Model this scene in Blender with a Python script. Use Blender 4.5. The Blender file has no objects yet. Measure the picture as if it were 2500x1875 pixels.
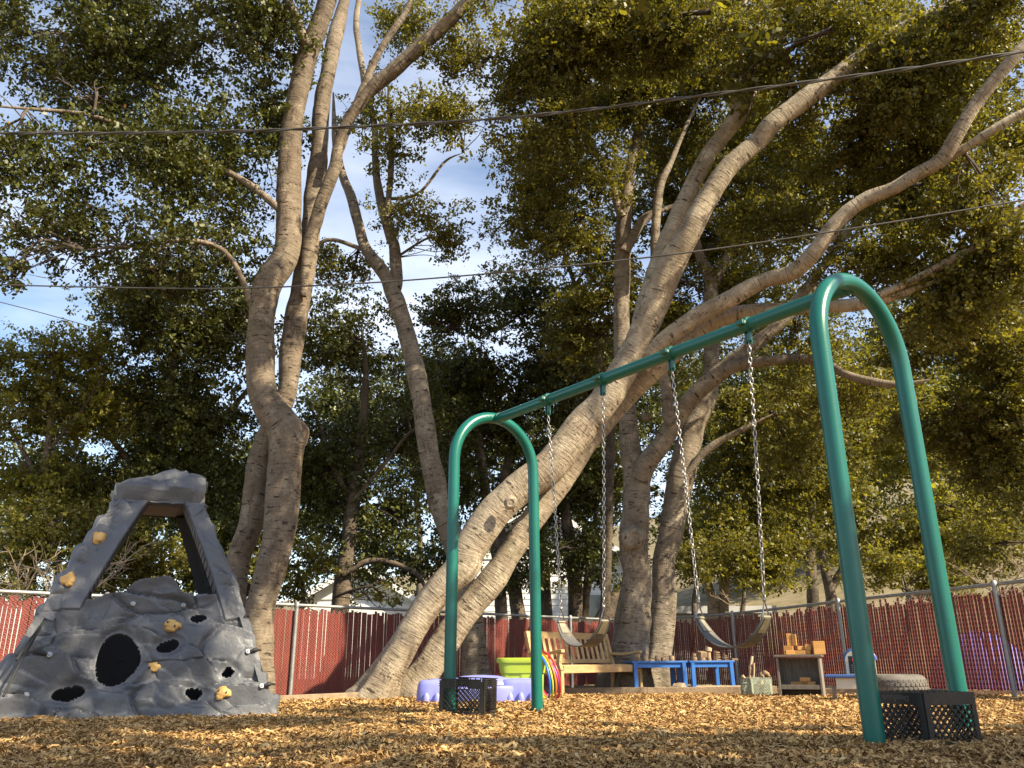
import bpy, math, random
import numpy as np
from math import radians, sin, cos, pi
random.seed(7); rng = np.random.default_rng(11)
scene = bpy.context.scene
col = scene.collection

# ------------------------------------------------------------------ camera
FPX, PITCH, ROLL, CAMH = 1980.0, radians(18.85), radians(0.35), 0.373
_F = np.array([0, cos(PITCH), sin(PITCH)]); _R0 = np.array([1., 0, 0]); _U0 = np.array([0, -sin(PITCH), cos(PITCH)])
_R = _R0*cos(ROLL) - _U0*sin(ROLL); _U = _U0*cos(ROLL) + _R0*sin(ROLL); _C = np.array([0, 0, CAMH])
from mathutils import Matrix, Vector, Euler, Quaternion
cd = bpy.data.cameras.new('camera'); cam = bpy.data.objects.new('camera', cd); col.objects.link(cam)
cd.sensor_fit = 'HORIZONTAL'; cd.sensor_width = 36; cd.lens = 36*FPX/2500; cd.clip_start = .05; cd.clip_end = 800
cam.matrix_world = Matrix(((_R[0], _U[0], -_F[0], 0), (_R[1], _U[1], -_F[1], 0), (_R[2], _U[2], -_F[2], CAMH), (0, 0, 0, 1)))
scene.camera = cam
scene.cycles.max_bounces = 5; scene.cycles.diffuse_bounces = 3; scene.cycles.glossy_bounces = 2; scene.cycles.transmission_bounces = 3
# ------------------------------------------------------------------ light
SUN_EL, SUN_AZ = radians(39), radians(121)      # azimuth clockwise from +Y: right and a little behind the camera
sdir = np.array([sin(SUN_AZ)*cos(SUN_EL), cos(SUN_AZ)*cos(SUN_EL), sin(SUN_EL)])
w = bpy.data.worlds.new('World'); scene.world = w; w.use_nodes = True
nt = w.node_tree; nt.nodes.clear()
sky = nt.nodes.new('ShaderNodeTexSky'); sky.sky_type = 'NISHITA'; sky.sun_disc = False
sky.sun_elevation = SUN_EL; sky.sun_rotation = SUN_AZ; sky.air_density = 1.0; sky.dust_density = .6; sky.ozone_density = 1.0
tc = nt.nodes.new('ShaderNodeTexCoord'); mp = nt.nodes.new('ShaderNodeMapping'); mp.inputs['Scale'].default_value = (1.2, 2.2, 5)
nz = nt.nodes.new('ShaderNodeTexNoise'); nz.inputs['Scale'].default_value = 2.2; nz.inputs['Detail'].default_value = 8
rp = nt.nodes.new('ShaderNodeValToRGB'); rp.color_ramp.elements[0].position = .38; rp.color_ramp.elements[1].position = .78
mx = nt.nodes.new('ShaderNodeMix'); mx.data_type = 'RGBA'; mx.inputs['B'].default_value = (10.5, 10.4, 10.6, 1)
bg = nt.nodes.new('ShaderNodeBackground'); bg.inputs['Strength'].default_value = .095
ow = nt.nodes.new('ShaderNodeOutputWorld')
L = nt.links.new
L(tc.outputs['Generated'], mp.inputs['Vector']); L(mp.outputs[0], nz.inputs['Vector']); L(nz.outputs['Fac'], rp.inputs[0])
mm = nt.nodes.new('ShaderNodeMath'); mm.operation = 'MULTIPLY'; mm.inputs[1].default_value = .38
L(rp.outputs[0], mm.inputs[0]); L(mm.outputs[0], mx.inputs['Factor']); L(sky.outputs[0], mx.inputs['A']); L(mx.outputs['Result'], bg.inputs['Color']); L(bg.outputs[0], ow.inputs[0])
sl = bpy.data.lights.new('sun', 'SUN'); sl.energy = 5.0; sl.angle = radians(.6); sl.color = (1, .87, .63)
so = bpy.data.objects.new('sun', sl); col.objects.link(so)
so.rotation_euler = Vector(-sdir).to_track_quat('-Z', 'Y').to_euler(); so.location = (12, -6, 20)
vs = scene.view_settings; vs.view_transform = 'Standard'; vs.look = 'None'; vs.exposure = 1.36; vs.gamma = 1; vs.use_curve_mapping = False

# ------------------------------------------------------------------ helpers
def ray(x, y): return _F + _R*(x-1250)/FPX - _U*(y-937.5)/FPX
def at(x, y, Y): r = ray(x, y); return _C + r*Y/r[1]
def onz(x, y, z): r = ray(x, y); return _C + r*(z-CAMH)/r[2]
def proj(P):
    d = np.asarray(P, float) - _C; f = d@_F
    return np.stack([1250+FPX*(d@_R)/f, 937.5-FPX*(d@_U)/f], -1)
K = 2500/2212
def dat(x, y, Y): return at(x*K, y*K, Y)
def unit(v): v = np.asarray(v, float); return v/max(np.linalg.norm(v), 1e-9)
def _hash(ix, iy, iz, s):
    h = (ix*374761393 + iy*668265263 + iz*2147483647 + s*974634777) & 0xFFFFFFFF
    h = ((h ^ (h >> 13))*1274126177) & 0xFFFFFFFF
    return ((h ^ (h >> 16)) & 0xFFFF)/32767.5 - 1
def vnoise(P, s=0):
    P = np.asarray(P, float); i = np.floor(P).astype(np.int64); f = P-i; f = f*f*(3-2*f)
    x, y, z = i[..., 0], i[..., 1], i[..., 2]; r = 0
    for a in (0, 1):
        for b in (0, 1):
            for c in (0, 1):
                wt = (f[..., 0] if a else 1-f[..., 0])*(f[..., 1] if b else 1-f[..., 1])*(f[..., 2] if c else 1-f[..., 2])
                r = r + wt*_hash(x+a, y+b, z+c, s)
    return r
def fbm(P, s=0, o=3):
    P = np.asarray(P, float); return sum(vnoise(P*2**k, s+k)*.5**k for k in range(o))
def gz(x, y):
    x = np.asarray(x, float); y = np.asarray(y, float)
    p = np.stack([x*.55, y*.55, x*0], -1); p2 = np.stack([x*1.7, y*1.7, x*0+3], -1)
    pit = .05*np.exp(-((x-.30)**2+(y-6.25)**2)/.30)+.05*np.exp(-((x-1.22)**2+(y-5.10)**2)/.30)
    return -pit-.0065*np.maximum(0, y-4) + .022*vnoise(p, 5) + .012*vnoise(p2, 6)
def ground_at(px, py):
    z = 0.
    for _ in range(8):
        P = onz(px, py, z); z = float(gz(P[0], P[1]))
    return P
def tag(o, label=None, cat=None, group=None, kind=None):
    if label: o['label'] = label
    if cat: o['category'] = cat
    if group: o['group'] = group
    if kind: o['kind'] = kind
    return o
WLOC = {}
def empty(name, loc, label, cat, group=None):
    o = bpy.data.objects.new(name, None); col.objects.link(o); o.location = tuple(loc); o.empty_display_size = .1
    WLOC[o.name] = np.array(loc, float)
    return tag(o, label, cat, group)
def wl(parent): return WLOC.get(parent.name, np.zeros(3)) if parent else np.zeros(3)
def link_mesh(name, me, mat, parent=None):
    o = bpy.data.objects.new(name, me); col.objects.link(o)
    if mat and not me.materials: me.materials.append(mat)
    if parent: o.parent = parent; WLOC[o.name] = wl(parent)
    return o
def np_mesh(name, V, F, mat, parent=None, attrs=None, smooth=False, origin=None):
    """V (n,3), F (m,k) with constant k"""
    V = np.asarray(V, np.float32); F = np.asarray(F, np.int32)
    if parent is not None: V = V - wl(parent).astype(np.float32)
    elif origin is not None: V = V - np.asarray(origin, np.float32)
    me = bpy.data.meshes.new(name); k = F.shape[1]
    me.vertices.add(len(V)); me.vertices.foreach_set('co', V.ravel())
    me.loops.add(F.size); me.loops.foreach_set('vertex_index', F.ravel())
    me.polygons.add(len(F)); me.polygons.foreach_set('loop_start', np.arange(0, F.size, k, dtype=np.int32))
    if smooth: me.polygons.foreach_set('use_smooth', np.ones(len(F), bool))
    me.update(calc_edges=True)
    for an, av in (attrs or {}).items():
        av = np.asarray(av, np.float32)
        if av.ndim == 1: a = me.attributes.new(an, 'FLOAT', 'POINT'); a.data.foreach_set('value', av)
        else: a = me.attributes.new(an, 'FLOAT_VECTOR', 'POINT'); a.data.foreach_set('vector', av.ravel())
    o = link_mesh(name, me, mat, parent)
    if parent is None and origin is not None: o.location = tuple(float(q) for q in origin); WLOC[o.name] = np.array(origin, float)
    return o
def rotz(a):
    return np.array([[cos(a), -sin(a), 0], [sin(a), cos(a), 0], [0, 0, 1.]])
class MB:
    def __init__(s, R=None, T=(0, 0, 0)):
        s.V = []; s.F = []; s.R = np.eye(3) if R is None else np.asarray(R, float); s.T = np.asarray(T, float)
    def add(s, V, F):
        b = len(s.V); V = np.asarray(V, float)@s.R.T + s.T
        s.V.extend(V.tolist()); s.F.extend([[b+i for i in f] for f in F]); return s
    def box(s, c, d, R=None):
        V = np.array([[x, y, z] for x in (-.5, .5) for y in (-.5, .5) for z in (-.5, .5)])*np.asarray(d, float)
        if R is not None: V = V@np.asarray(R).T
        return s.add(V+np.asarray(c, float), [(0, 1, 3, 2), (4, 6, 7, 5), (0, 4, 5, 1), (2, 3, 7, 6), (0, 2, 6, 4), (1, 5, 7, 3)])
    def bar(s, p, q, wd, th, up=(0, 0, 1)):
        p = np.asarray(p, float); q = np.asarray(q, float); d = unit(q-p); u = np.asarray(up, float)
        if abs(d@unit(u)) > .98: u = np.array([0, 1., 0])
        a = unit(np.cross(d, u)); b = np.cross(a, d)
        V = [P + a*wd/2*i + b*th/2*j for P in (p, q) for i, j in ((-1, -1), (1, -1), (1, 1), (-1, 1))]
        return s.add(V, [(0, 1, 2, 3), (7, 6, 5, 4), (0, 4, 5, 1), (1, 5, 6, 2), (2, 6, 7, 3), (3, 7, 4, 0)])
    def tube(s, P, r, seg=10, closed=False, caps=True):
        P = np.asarray(P, float); n = len(P); r = np.broadcast_to(np.asarray(r, float), (n,))
        T = np.roll(P, -1, 0)-np.roll(P, 1, 0) if closed else np.gradient(P, axis=0)
        T = T/np.maximum(np.linalg.norm(T, axis=1, keepdims=True), 1e-9)
        u = np.array([0, 0, 1.]) if abs(T[0][2]) < .9 else np.array([1., 0, 0])
        V = []; a = unit(np.cross(T[0], u))
        for i in range(n):
            a = unit(a - T[i]*(a@T[i])); b = np.cross(T[i], a)
            for k in range(seg):
                t = 2*pi*k/seg; V.append(P[i]+r[i]*(a*cos(t)+b*sin(t)))
        F = []
        for i in range(n if closed else n-1):
            j = (i+1) % n
            for k in range(seg):
                l = (k+1) % seg; F.append((i*seg+k, j*seg+k, j*seg+l, i*seg+l)[::-1])
        if caps and not closed: F.append(tuple(range(seg))); F.append(tuple((n-1)*seg+k for k in range(seg))[::-1])
        return s.add(V, F)
    def lathe(s, prof, seg=24, c=(0, 0, 0), sx=1., sy=1., fn=None):
        V = []
        for (r, z) in prof:
            for k in range(seg):
                t = 2*pi*k/seg; m = fn(t, z) if fn else 1.
                V.append((c[0]+r*m*cos(t)*sx, c[1]+r*m*sin(t)*sy, c[2]+z))
        F = [(i*seg+k, i*seg+(k+1) % seg, (i+1)*seg+(k+1) % seg, (i+1)*seg+k) for i in range(len(prof)-1) for k in range(seg)]
        F.append(tuple(range(seg))[::-1]); F.append(tuple((len(prof)-1)*seg+k for k in range(seg)))
        return s.add(V, F)
    def blob(s, c, r, R=None, seed=0, amp=0., freq=3., nu=12, nv=8, pw=1.):
        r = np.asarray(r, float)
        V = []
        for i in range(nv+1):
            ph = -pi/2+pi*i/nv
            for k in range(nu):
                t = 2*pi*k/nu; V.append((cos(ph)*cos(t), cos(ph)*sin(t), sin(ph)))
        V = np.array(V); V = np.sign(V)*np.abs(V)**pw
        if amp: V = V*(1+amp*vnoise(V*freq+seed*7.3, seed))[:, None]
        V = V*r
        if R is not None: V = V@np.asarray(R).T
        F = [(i*nu+k, i*nu+(k+1) % nu, (i+1)*nu+(k+1) % nu, (i+1)*nu+k) for i in range(nv) for k in range(nu)]
        return s.add(V+np.asarray(c, float), F)
    def build(s, name, mat, parent=None, smooth=None, bevel=0, origin=None):
        V = np.array(s.V)
        if parent is not None: V = V - wl(parent)
        elif origin is not None: V = V-np.asarray(origin)
        me = bpy.data.meshes.new(name); me.from_pydata(V.tolist(), [], s.F); me.update()
        if smooth is not None:
            me.shade_smooth(); me.set_sharp_from_angle(angle=radians(smooth))
        o = link_mesh(name, me, mat, parent)
        if parent is None and origin is not None: o.location = tuple(float(q) for q in origin); WLOC[o.name] = np.array(origin, float)
        if bevel:
            m = o.modifiers.new('bevel', 'BEVEL'); m.width = bevel; m.segments = 2; m.limit_method = 'ANGLE'
        return o
def spline(P, n=8):
    P = np.asarray(P, float); Q = np.vstack([2*P[0]-P[1], P, 2*P[-1]-P[-2]]); out = []
    for i in range(1, len(Q)-2):
        for k in range(n):
            t = k/n; a, b, c, d = Q[i-1], Q[i], Q[i+1], Q[i+2]
            out.append(.5*((2*b)+(c-a)*t+(2*a-5*b+4*c-d)*t*t+(3*b-a-3*c+d)*t**3))
    out.append(P[-1]); return np.array(out)

# ------------------------------------------------------------------ materials
def new_mat(name):
    m = bpy.data.materials.new(name); m.use_nodes = True; n = m.node_tree.nodes; l = m.node_tree.links
    return m, n, l, n['Principled BSDF']
def rgb(c): return (c[0], c[1], c[2], 1)
def mat(name, c1, c2=None, scale=6., rough=.6, bump=0., bscale=None, spec=.5, metal=0., stretch=(1, 1, 1), detail=6, lo=.35, hi=.65, objrand=0., dirt=None, coat=0.):
    m, n, l, b = new_mat(name); c2 = c2 or tuple(x*.75 for x in c1)
    t = n.new('ShaderNodeTexCoord'); mp = n.new('ShaderNodeMapping'); mp.inputs['Scale'].default_value = stretch
    nz = n.new('ShaderNodeTexNoise'); nz.inputs['Scale'].default_value = scale; nz.inputs['Detail'].default_value = detail; nz.inputs['Roughness'].default_value = .62
    r = n.new('ShaderNodeValToRGB'); e = r.color_ramp.elements; e[0].position = lo; e[1].position = hi; e[0].color = rgb(c1); e[1].color = rgb(c2)
    l.new(t.outputs['Object'], mp.inputs['Vector']); l.new(mp.outputs[0], nz.inputs['Vector']); l.new(nz.outputs['Fac'], r.inputs[0])
    out = r.outputs[0]
    if dirt:
        n2 = n.new('ShaderNodeTexNoise'); n2.inputs['Scale'].default_value = dirt[1]; n2.inputs['Detail'].default_value = 9; n2.inputs['Roughness'].default_value = .7
        l.new(t.outputs['Object'], n2.inputs['Vector'])
        r2 = n.new('ShaderNodeValToRGB'); r2.color_ramp.elements[0].position = dirt[2]; r2.color_ramp.elements[1].position = dirt[2]+.16
        l.new(n2.outputs['Fac'], r2.inputs[0]); mu = n.new('ShaderNodeMath'); mu.operation = 'MULTIPLY'; mu.inputs[1].default_value = dirt[3]; l.new(r2.outputs[0], mu.inputs[0])
        mx = n.new('ShaderNodeMix'); mx.data_type = 'RGBA'; mx.inputs['B'].default_value = rgb(dirt[0])
        l.new(mu.outputs[0], mx.inputs['Factor']); l.new(out, mx.inputs['A']); out = mx.outputs['Result']
    if objrand:
        oi = n.new('ShaderNodeObjectInfo'); mr = n.new('ShaderNodeMapRange'); mr.inputs['To Min'].default_value = 1-objrand; mr.inputs['To Max'].default_value = 1+objrand
        hs = n.new('ShaderNodeHueSaturation'); l.new(oi.outputs['Random'], mr.inputs['Value']); l.new(mr.outputs[0], hs.inputs['Value']); l.new(out, hs.inputs['Color']); out = hs.outputs[0]
    l.new(out, b.inputs['Base Color'])
    b.inputs['Roughness'].default_value = rough; b.inputs['Specular IOR Level'].default_value = spec; b.inputs['Metallic'].default_value = metal; b.inputs['Coat Weight'].default_value = coat
    if bump:
        nb = n.new('ShaderNodeTexNoise'); nb.inputs['Scale'].default_value = bscale or scale*4; nb.inputs['Detail'].default_value = 6
        bp = n.new('ShaderNodeBump'); bp.inputs['Strength'].default_value = bump; bp.inputs['Distance'].default_value = .02
        l.new(mp.outputs[0], nb.inputs['Vector']); l.new(nb.outputs['Fac'], bp.inputs['Height']); l.new(bp.outputs[0], b.inputs['Normal'])
    return m
def tone_mat(name, stops, rough=.5, spec=.4, trans=0., tcol=None):
    m, n, l, b = new_mat(name); a = n.new('ShaderNodeAttribute'); a.attribute_name = 'tone'
    r = n.new('ShaderNodeValToRGB'); cr = r.color_ramp
    while len(cr.elements) < len(stops): cr.elements.new(.5)
    for e, (p, c) in zip(cr.elements, stops): e.position = p; e.color = rgb(c)
    ai = n.new('ShaderNodeAttribute'); ai.attribute_type = 'INSTANCER'; ai.attribute_name = 'tone_shift'; ad = n.new('ShaderNodeMath'); l.new(a.outputs['Fac'], ad.inputs[0]); l.new(ai.outputs['Fac'], ad.inputs[1])
    l.new(ad.outputs[0], r.inputs[0]); l.new(r.outputs[0], b.inputs['Base Color'])
    b.inputs['Roughness'].default_value = rough; b.inputs['Specular IOR Level'].default_value = spec
    if trans:
        t = n.new('ShaderNodeBsdfTranslucent'); hs = n.new('ShaderNodeMix'); hs.data_type = 'RGBA'; hs.blend_type = 'MULTIPLY'; hs.inputs['Factor'].default_value = 1; hs.inputs['B'].default_value = rgb(tcol or (1.7, 1.6, .45))
        l.new(r.outputs[0], hs.inputs['A']); l.new(hs.outputs['Result'], t.inputs['Color'])
        ms = n.new('ShaderNodeMixShader'); ms.inputs[0].default_value = trans
        l.new(b.outputs[0], ms.inputs[1]); l.new(t.outputs[0], ms.inputs[2]); l.new(ms.outputs[0], n['Material Output'].inputs['Surface'])
    return m
def bark_mat(name, pale, mid, dark, wr=34., bumpd=.02, spots=.62, moss=0.):
    m, n, l, b = new_mat(name); a = n.new('ShaderNodeAttribute'); a.attribute_name = 'buv'
    def mapped(sc):
        mp = n.new('ShaderNodeMapping'); mp.inputs['Scale'].default_value = sc; l.new(a.outputs['Vector'], mp.inputs['Vector']); return mp.outputs[0]
    def noise(sc, det=6, rough=.6, scale=1.):
        t = n.new('ShaderNodeTexNoise'); t.inputs['Scale'].default_value = scale; t.inputs['Detail'].default_value = det; t.inputs['Roughness'].default_value = rough; l.new(mapped(sc), t.inputs['Vector']); return t.outputs['Fac']
    def ramp(src, p0, p1, c0=(0, 0, 0), c1=(1, 1, 1)):
        r = n.new('ShaderNodeValToRGB'); r.color_ramp.elements[0].position = p0; r.color_ramp.elements[1].position = p1; r.color_ramp.elements[0].color = rgb(c0); r.color_ramp.elements[1].color = rgb(c1); l.new(src, r.inputs[0]); return r.outputs[0]
    def mix(f, A, B, fac=None):
        x = n.new('ShaderNodeMix'); x.data_type = 'RGBA'
        if fac is not None:
            mu = n.new('ShaderNodeMath'); mu.operation = 'MULTIPLY'; mu.inputs[1].default_value = fac; l.new(f, mu.inputs[0]); f = mu.outputs[0]
        l.new(f, x.inputs['Factor'])
        if isinstance(A, tuple): x.inputs['A'].default_value = rgb(A)
        else: l.new(A, x.inputs['A'])
        if isinstance(B, tuple): x.inputs['B'].default_value = rgb(B)
        else: l.new(B, x.inputs['B'])
        return x.outputs['Result']
    big = noise((1.6, 1.6, 1.1), 6, .68); wrk = noise((5, 5, wr), 5, .65); mid_ = noise((6, 6, 8), 7, .72); pat = noise((3.6, 3.6, 3.0), 7, .72); fine = noise((40, 40, 90), 4, .6); spot = noise((8, 8, 22), 3, .55); crack = noise((3.0, 3.0, 48), 4, .6)
    c = ramp(big, .34, .62, pale, mid)
    c = mix(ramp(pat, .50, .60), c, tuple(min(.62, x*1.35) for x in pale), .8)
    c = mix(ramp(mid_, .48, .66), c, tuple(x*.5 for x in mid), .65)
    c = mix(ramp(wrk, .50, .70), c, tuple(x*.5 for x in mid), .32)
    c = mix(ramp(fine, .4, .7), c, tuple(x*.65 for x in mid), .5)
    c = mix(ramp(spot, spots, spots+.06), c, dark, .9)
    c = mix(ramp(crack, .615, .65), c, dark, .85)
    fis = noise((10, 10, 1.1), 5, .6); gash = noise((4.5, 4.5, 13), 3, .5)
    ab = n.new('ShaderNodeMath'); ab.operation = 'SUBTRACT'; ab.inputs[1].default_value = .5; l.new(fis, ab.inputs[0]); ab2 = n.new('ShaderNodeMath'); ab2.operation = 'ABSOLUTE'; l.new(ab.outputs[0], ab2.inputs[0])
    fm = n.new('ShaderNodeMath'); fm.operation = 'MULTIPLY'; l.new(ramp(ab2.outputs[0], .004, .016, (1, 1, 1), (0, 0, 0)), fm.inputs[0]); l.new(ramp(big, .48, .6), fm.inputs[1])
    c = mix(fm.outputs[0], c, dark, .85)
    c = mix(ramp(gash, .655, .69), c, dark, .9)
    if moss: c = mix(ramp(noise((3, 3, 3), 6, .7), .56, .72), c, (.09, .10, .03), moss)
    l.new(c, b.inputs['Base Color']); b.inputs['Roughness'].default_value = .82; b.inputs['Specular IOR Level'].default_value = .25
    ad = n.new('ShaderNodeMath'); ad.operation = 'MULTIPLY_ADD'; ad.inputs[1].default_value = .4; l.new(fine, ad.inputs[0]); a2 = n.new('ShaderNodeMath'); l.new(wrk, a2.inputs[0]); l.new(mid_, a2.inputs[1]); l.new(a2.outputs[0], ad.inputs[2])
    bp = n.new('ShaderNodeBump'); bp.inputs['Strength'].default_value = .9; bp.inputs['Distance'].default_value = bumpd
    l.new(ad.outputs[0], bp.inputs['Height']); l.new(bp.outputs[0], b.inputs['Normal'])
    return m
M = {}
M['chip'] = tone_mat('wood_chips', [(0, (.09, .048, .020)), (.25, (.25, .140, .052)), (.6, (.43, .265, .105)), (.85, (.57, .39, .175)), (1, (.66, .50, .29))], rough=.85, spec=.2)
M['bed'] = mat('mulch_base', (.22, .115, .04), (.36, .20, .075), scale=38, rough=.95, bump=.9, bscale=120, spec=.1)
M['earth'] = mat('dry_earth', (.27, .215, .14), (.15, .13, .065), scale=1.1, rough=.95, bump=.6, bscale=30, spec=.1)
M['green'] = mat('teal_powder_coat', (.003, .105, .082), (.004, .12, .095), scale=3, rough=.30, spec=.5, dirt=((.22, .30, .26), 26, .66, .5), bump=.05, bscale=160)
M['greend'] = mat('dark_green_clamp', (.003, .085, .055), (.004, .10, .07), scale=4, rough=.38, spec=.5, dirt=((.25, .32, .26), 50, .70, .4))
M['chain'] = mat('galvanised_chain', (.42, .41, .39), (.25, .22, .19), scale=60, rough=.38, metal=.85)
M['steel'] = mat('galvanised_steel', (.36, .36, .35), (.26, .26, .26), scale=20, rough=.5, metal=.6, dirt=((.12, .11, .10), 9, .6, .5))
M['rubber'] = mat('grey_rubber_belt', (.10, .098, .095), (.06, .058, .056), scale=14, rough=.55, spec=.4, dirt=((.26, .20, .13), 7, .55, .6), bump=.1, bscale=200)
M['brass'] = mat('dull_brass_plate', (.26, .23, .16), (.19, .17, .12), scale=30, rough=.45, metal=.5)
M['black'] = mat('black_crate_plastic', (.012, .012, .013), (.02, .02, .02), scale=10, rough=.38, spec=.5, dirt=((.10, .075, .05), 16, .55, .5))
M['slat'] = mat('red_brown_slat', (.185, .022, .013), (.13, .016, .011), scale=5, rough=.55, spec=.4, objrand=.13, dirt=((.10, .05, .035), 12, .58, .5), stretch=(1, 1, .6))
M['wire'] = mat('chain_link_wire', (.55, .50, .44), (.42, .37, .32), scale=30, rough=.5, metal=.3)
M['rock'] = mat('grey_moulded_plastic', (.098, .101, .112), (.080, .083, .093), scale=2.6, rough=.5, spec=.45, dirt=((.15, .15, .155), 5, .60, .4), bump=.22, bscale=38)
M['hold'] = mat('tan_climbing_hold', (.58, .36, .12), (.46, .26, .07), scale=14, rough=.55, bump=.2, bscale=60)
M['dark'] = mat('near_black', (.012, .012, .012), (.02, .02, .02), scale=10, rough=.7)
M['teak'] = mat('pale_teak', (.50, .34, .16), (.38, .24, .105), scale=5, rough=.6, stretch=(1, 1, 6), bump=.15, bscale=50, objrand=.12, dirt=((.20, .14, .08), 6, .6, .4))
M['blue'] = mat('blue_paint', (.02, .11, .40), (.026, .135, .43), scale=8, rough=.45, dirt=((.30, .36, .42), 26, .66, .6))
M['lime'] = mat('lime_plastic', (.36, .46, .035), (.31, .40, .03), scale=3, rough=.42, dirt=((.25, .24, .08), 6, .6, .5))
M['purple'] = mat('lilac_plastic', (.24, .26, .68), (.20, .22, .60), scale=3, rough=.4, dirt=((.42, .36, .42), 5, .6, .4))
M['timber'] = mat('weathered_timber', (.26, .19, .12), (.17, .12, .075), scale=5, rough=.85, stretch=(1, 1, 1), bump=.35, bscale=40, objrand=.2, dirt=((.32, .26, .18), 3, .55, .5))
M['greywood'] = mat('grey_weathered_board', (.22, .19, .155), (.14, .12, .095), scale=7, rough=.85, stretch=(6, 6, 1), bump=.3, bscale=50, objrand=.12)
M['block'] = mat('honey_wood_block', (.52, .27, .075), (.40, .19, .05), scale=6, rough=.6, objrand=.2, stretch=(1, 1, 4))
M['log'] = mat('cut_log_wood', (.36, .24, .13), (.18, .115, .065), scale=12, rough=.85, bump=.4, bscale=50, objrand=.3)
M['drift'] = mat('pale_driftwood', (.50, .38, .25), (.36, .25, .15), scale=9, rough=.8, bump=.3, bscale=40)
M['tyre'] = mat('dusty_tyre_rubber', (.16, .145, .125), (.10, .09, .08), scale=9, rough=.8, bump=.2, bscale=80)
M['white'] = mat('white_siding_paint', (.74, .74, .72), (.68, .68, .66), scale=3, rough=.6)
M['roof'] = mat('grey_shingle', (.20, .20, .21), (.14, .14, .15), scale=14, rough=.9, bump=.4)
M['glass'] = mat('dark_window_glass', (.03, .04, .05), (.05, .06, .07), scale=2, rough=.08, spec=.8)
M['cream'] = mat('cream_toy_plastic', (.62, .56, .46), (.55, .5, .4), scale=5, rough=.45)
M['navy'] = mat('blue_toy_plastic', (.06, .13, .34), (.05, .10, .28), scale=5, rough=.4)
M['cable'] = mat('black_cable', (.05, .047, .042), (.08, .075, .065), scale=3, rough=.45, spec=.5)
for nm, c in (('hb', (.03, .17, .62)), ('hy', (.55, .62, .05)), ('ho', (.75, .22, .03)), ('hr', (.68, .03, .04)), ('hp', (.36, .08, .42))):
    M[nm] = mat('hoop_'+nm, c, tuple(x*.8 for x in c), scale=8, rough=.35)
M['label'] = mat('moulded_lettering', (.15, .14, .125), (.12, .11, .10), scale=9, rough=.5)
M['bark1'] = bark_mat('bark_warm_grey', (.235, .19, .14), (.15, .112, .078), (.03, .02, .015), wr=26)
M['bark2'] = bark_mat('bark_grey', (.28, .235, .18), (.18, .14, .10), (.036, .026, .02), wr=32)
M['bark3'] = bark_mat('bark_pale_tan', (.41, .345, .255), (.28, .22, .155), (.05, .035, .025), wr=40, moss=.35, spots=.64)
M['bark4'] = bark_mat('bark_dark', (.15, .115, .085), (.09, .07, .05), (.03, .022, .018), wr=20)
M['twig'] = mat('dry_twig', (.30, .23, .16), (.20, .15, .10), scale=8, rough=.85)
M['twigd'] = mat('dark_twig', (.085, .062, .045), (.055, .04, .03), scale=8, rough=.9)
M['cut'] = mat('sawn_wood', (.17, .115, .08), (.09, .06, .042), scale=10, rough=.9, bump=.3)
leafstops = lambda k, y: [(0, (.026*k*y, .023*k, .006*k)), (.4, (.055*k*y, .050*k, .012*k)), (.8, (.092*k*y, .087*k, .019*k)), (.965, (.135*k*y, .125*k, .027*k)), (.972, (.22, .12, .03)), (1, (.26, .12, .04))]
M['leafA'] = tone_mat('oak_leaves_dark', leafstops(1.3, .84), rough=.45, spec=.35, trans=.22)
M['leafB'] = tone_mat('oak_leaves', leafstops(2.05, .98), rough=.45, spec=.4, trans=.42)
M['leafC'] = tone_mat('yellow_green_leaves', leafstops(2.8, .97), rough=.5, spec=.35, trans=.48)
# ------------------------------------------------------------------ the setting: ground, hill, mulch bed
def hill(x, y):
    s = np.maximum(0, .75*(x-6.5)+.45*(y-20)); h = .34*s*(1-np.exp(-s/3))
    return -.10 + np.minimum(h, 30) + .25*vnoise(np.stack([x*.3, y*.3, x*0], -1), 3)*np.clip(s/4, 0, 1)
gx = np.concatenate([-np.geomspace(250, 11, 14), np.linspace(-10, 30, 61), np.geomspace(33, 250, 12)])
gy = np.concatenate([np.array([-60, -30, -15, -6]), np.linspace(-3, 50, 80), np.geomspace(55, 500, 14)])
X, Y = np.meshgrid(gx, gy, indexing='ij'); Z = hill(X, Y); nx, ny = X.shape
idx = np.arange(nx*ny).reshape(nx, ny)
quads = lambda idx: np.stack([idx[:-1, :-1], idx[1:, :-1], idx[1:, 1:], idx[:-1, 1:]], -1).reshape(-1, 4)
tag(np_mesh('ground', np.stack([X, Y, Z], -1).reshape(-1, 3), quads(idx), M['earth'], smooth=True), kind='structure')
CURB = [(-9.2, 5.0)] + [tuple(onz(a, b, -.04)[:2]) for a, b in ((560, 1722), (1040, 1701), (1300, 1697), (1580, 1692), (1900, 1691), (2500, 1697))] + [(8.2, 9.3)]
CURB = np.array(CURB)
def curb_y(x): return np.interp(x, CURB[:, 0], CURB[:, 1])
bx = np.linspace(-8, 8, 200); bt = np.linspace(0, 1, 170)
X = bx[:, None]+0*bt[None]; Y = -3 + (curb_y(X)+.02+3)*bt[None]**.9; Z = gz(X, Y)
nx, ny = X.shape; idx = np.arange(nx*ny).reshape(nx, ny)
tag(np_mesh('mulch_bed', np.stack([X, Y, Z], -1).reshape(-1, 3), quads(idx), M['bed'], smooth=True), kind='structure')
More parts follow.
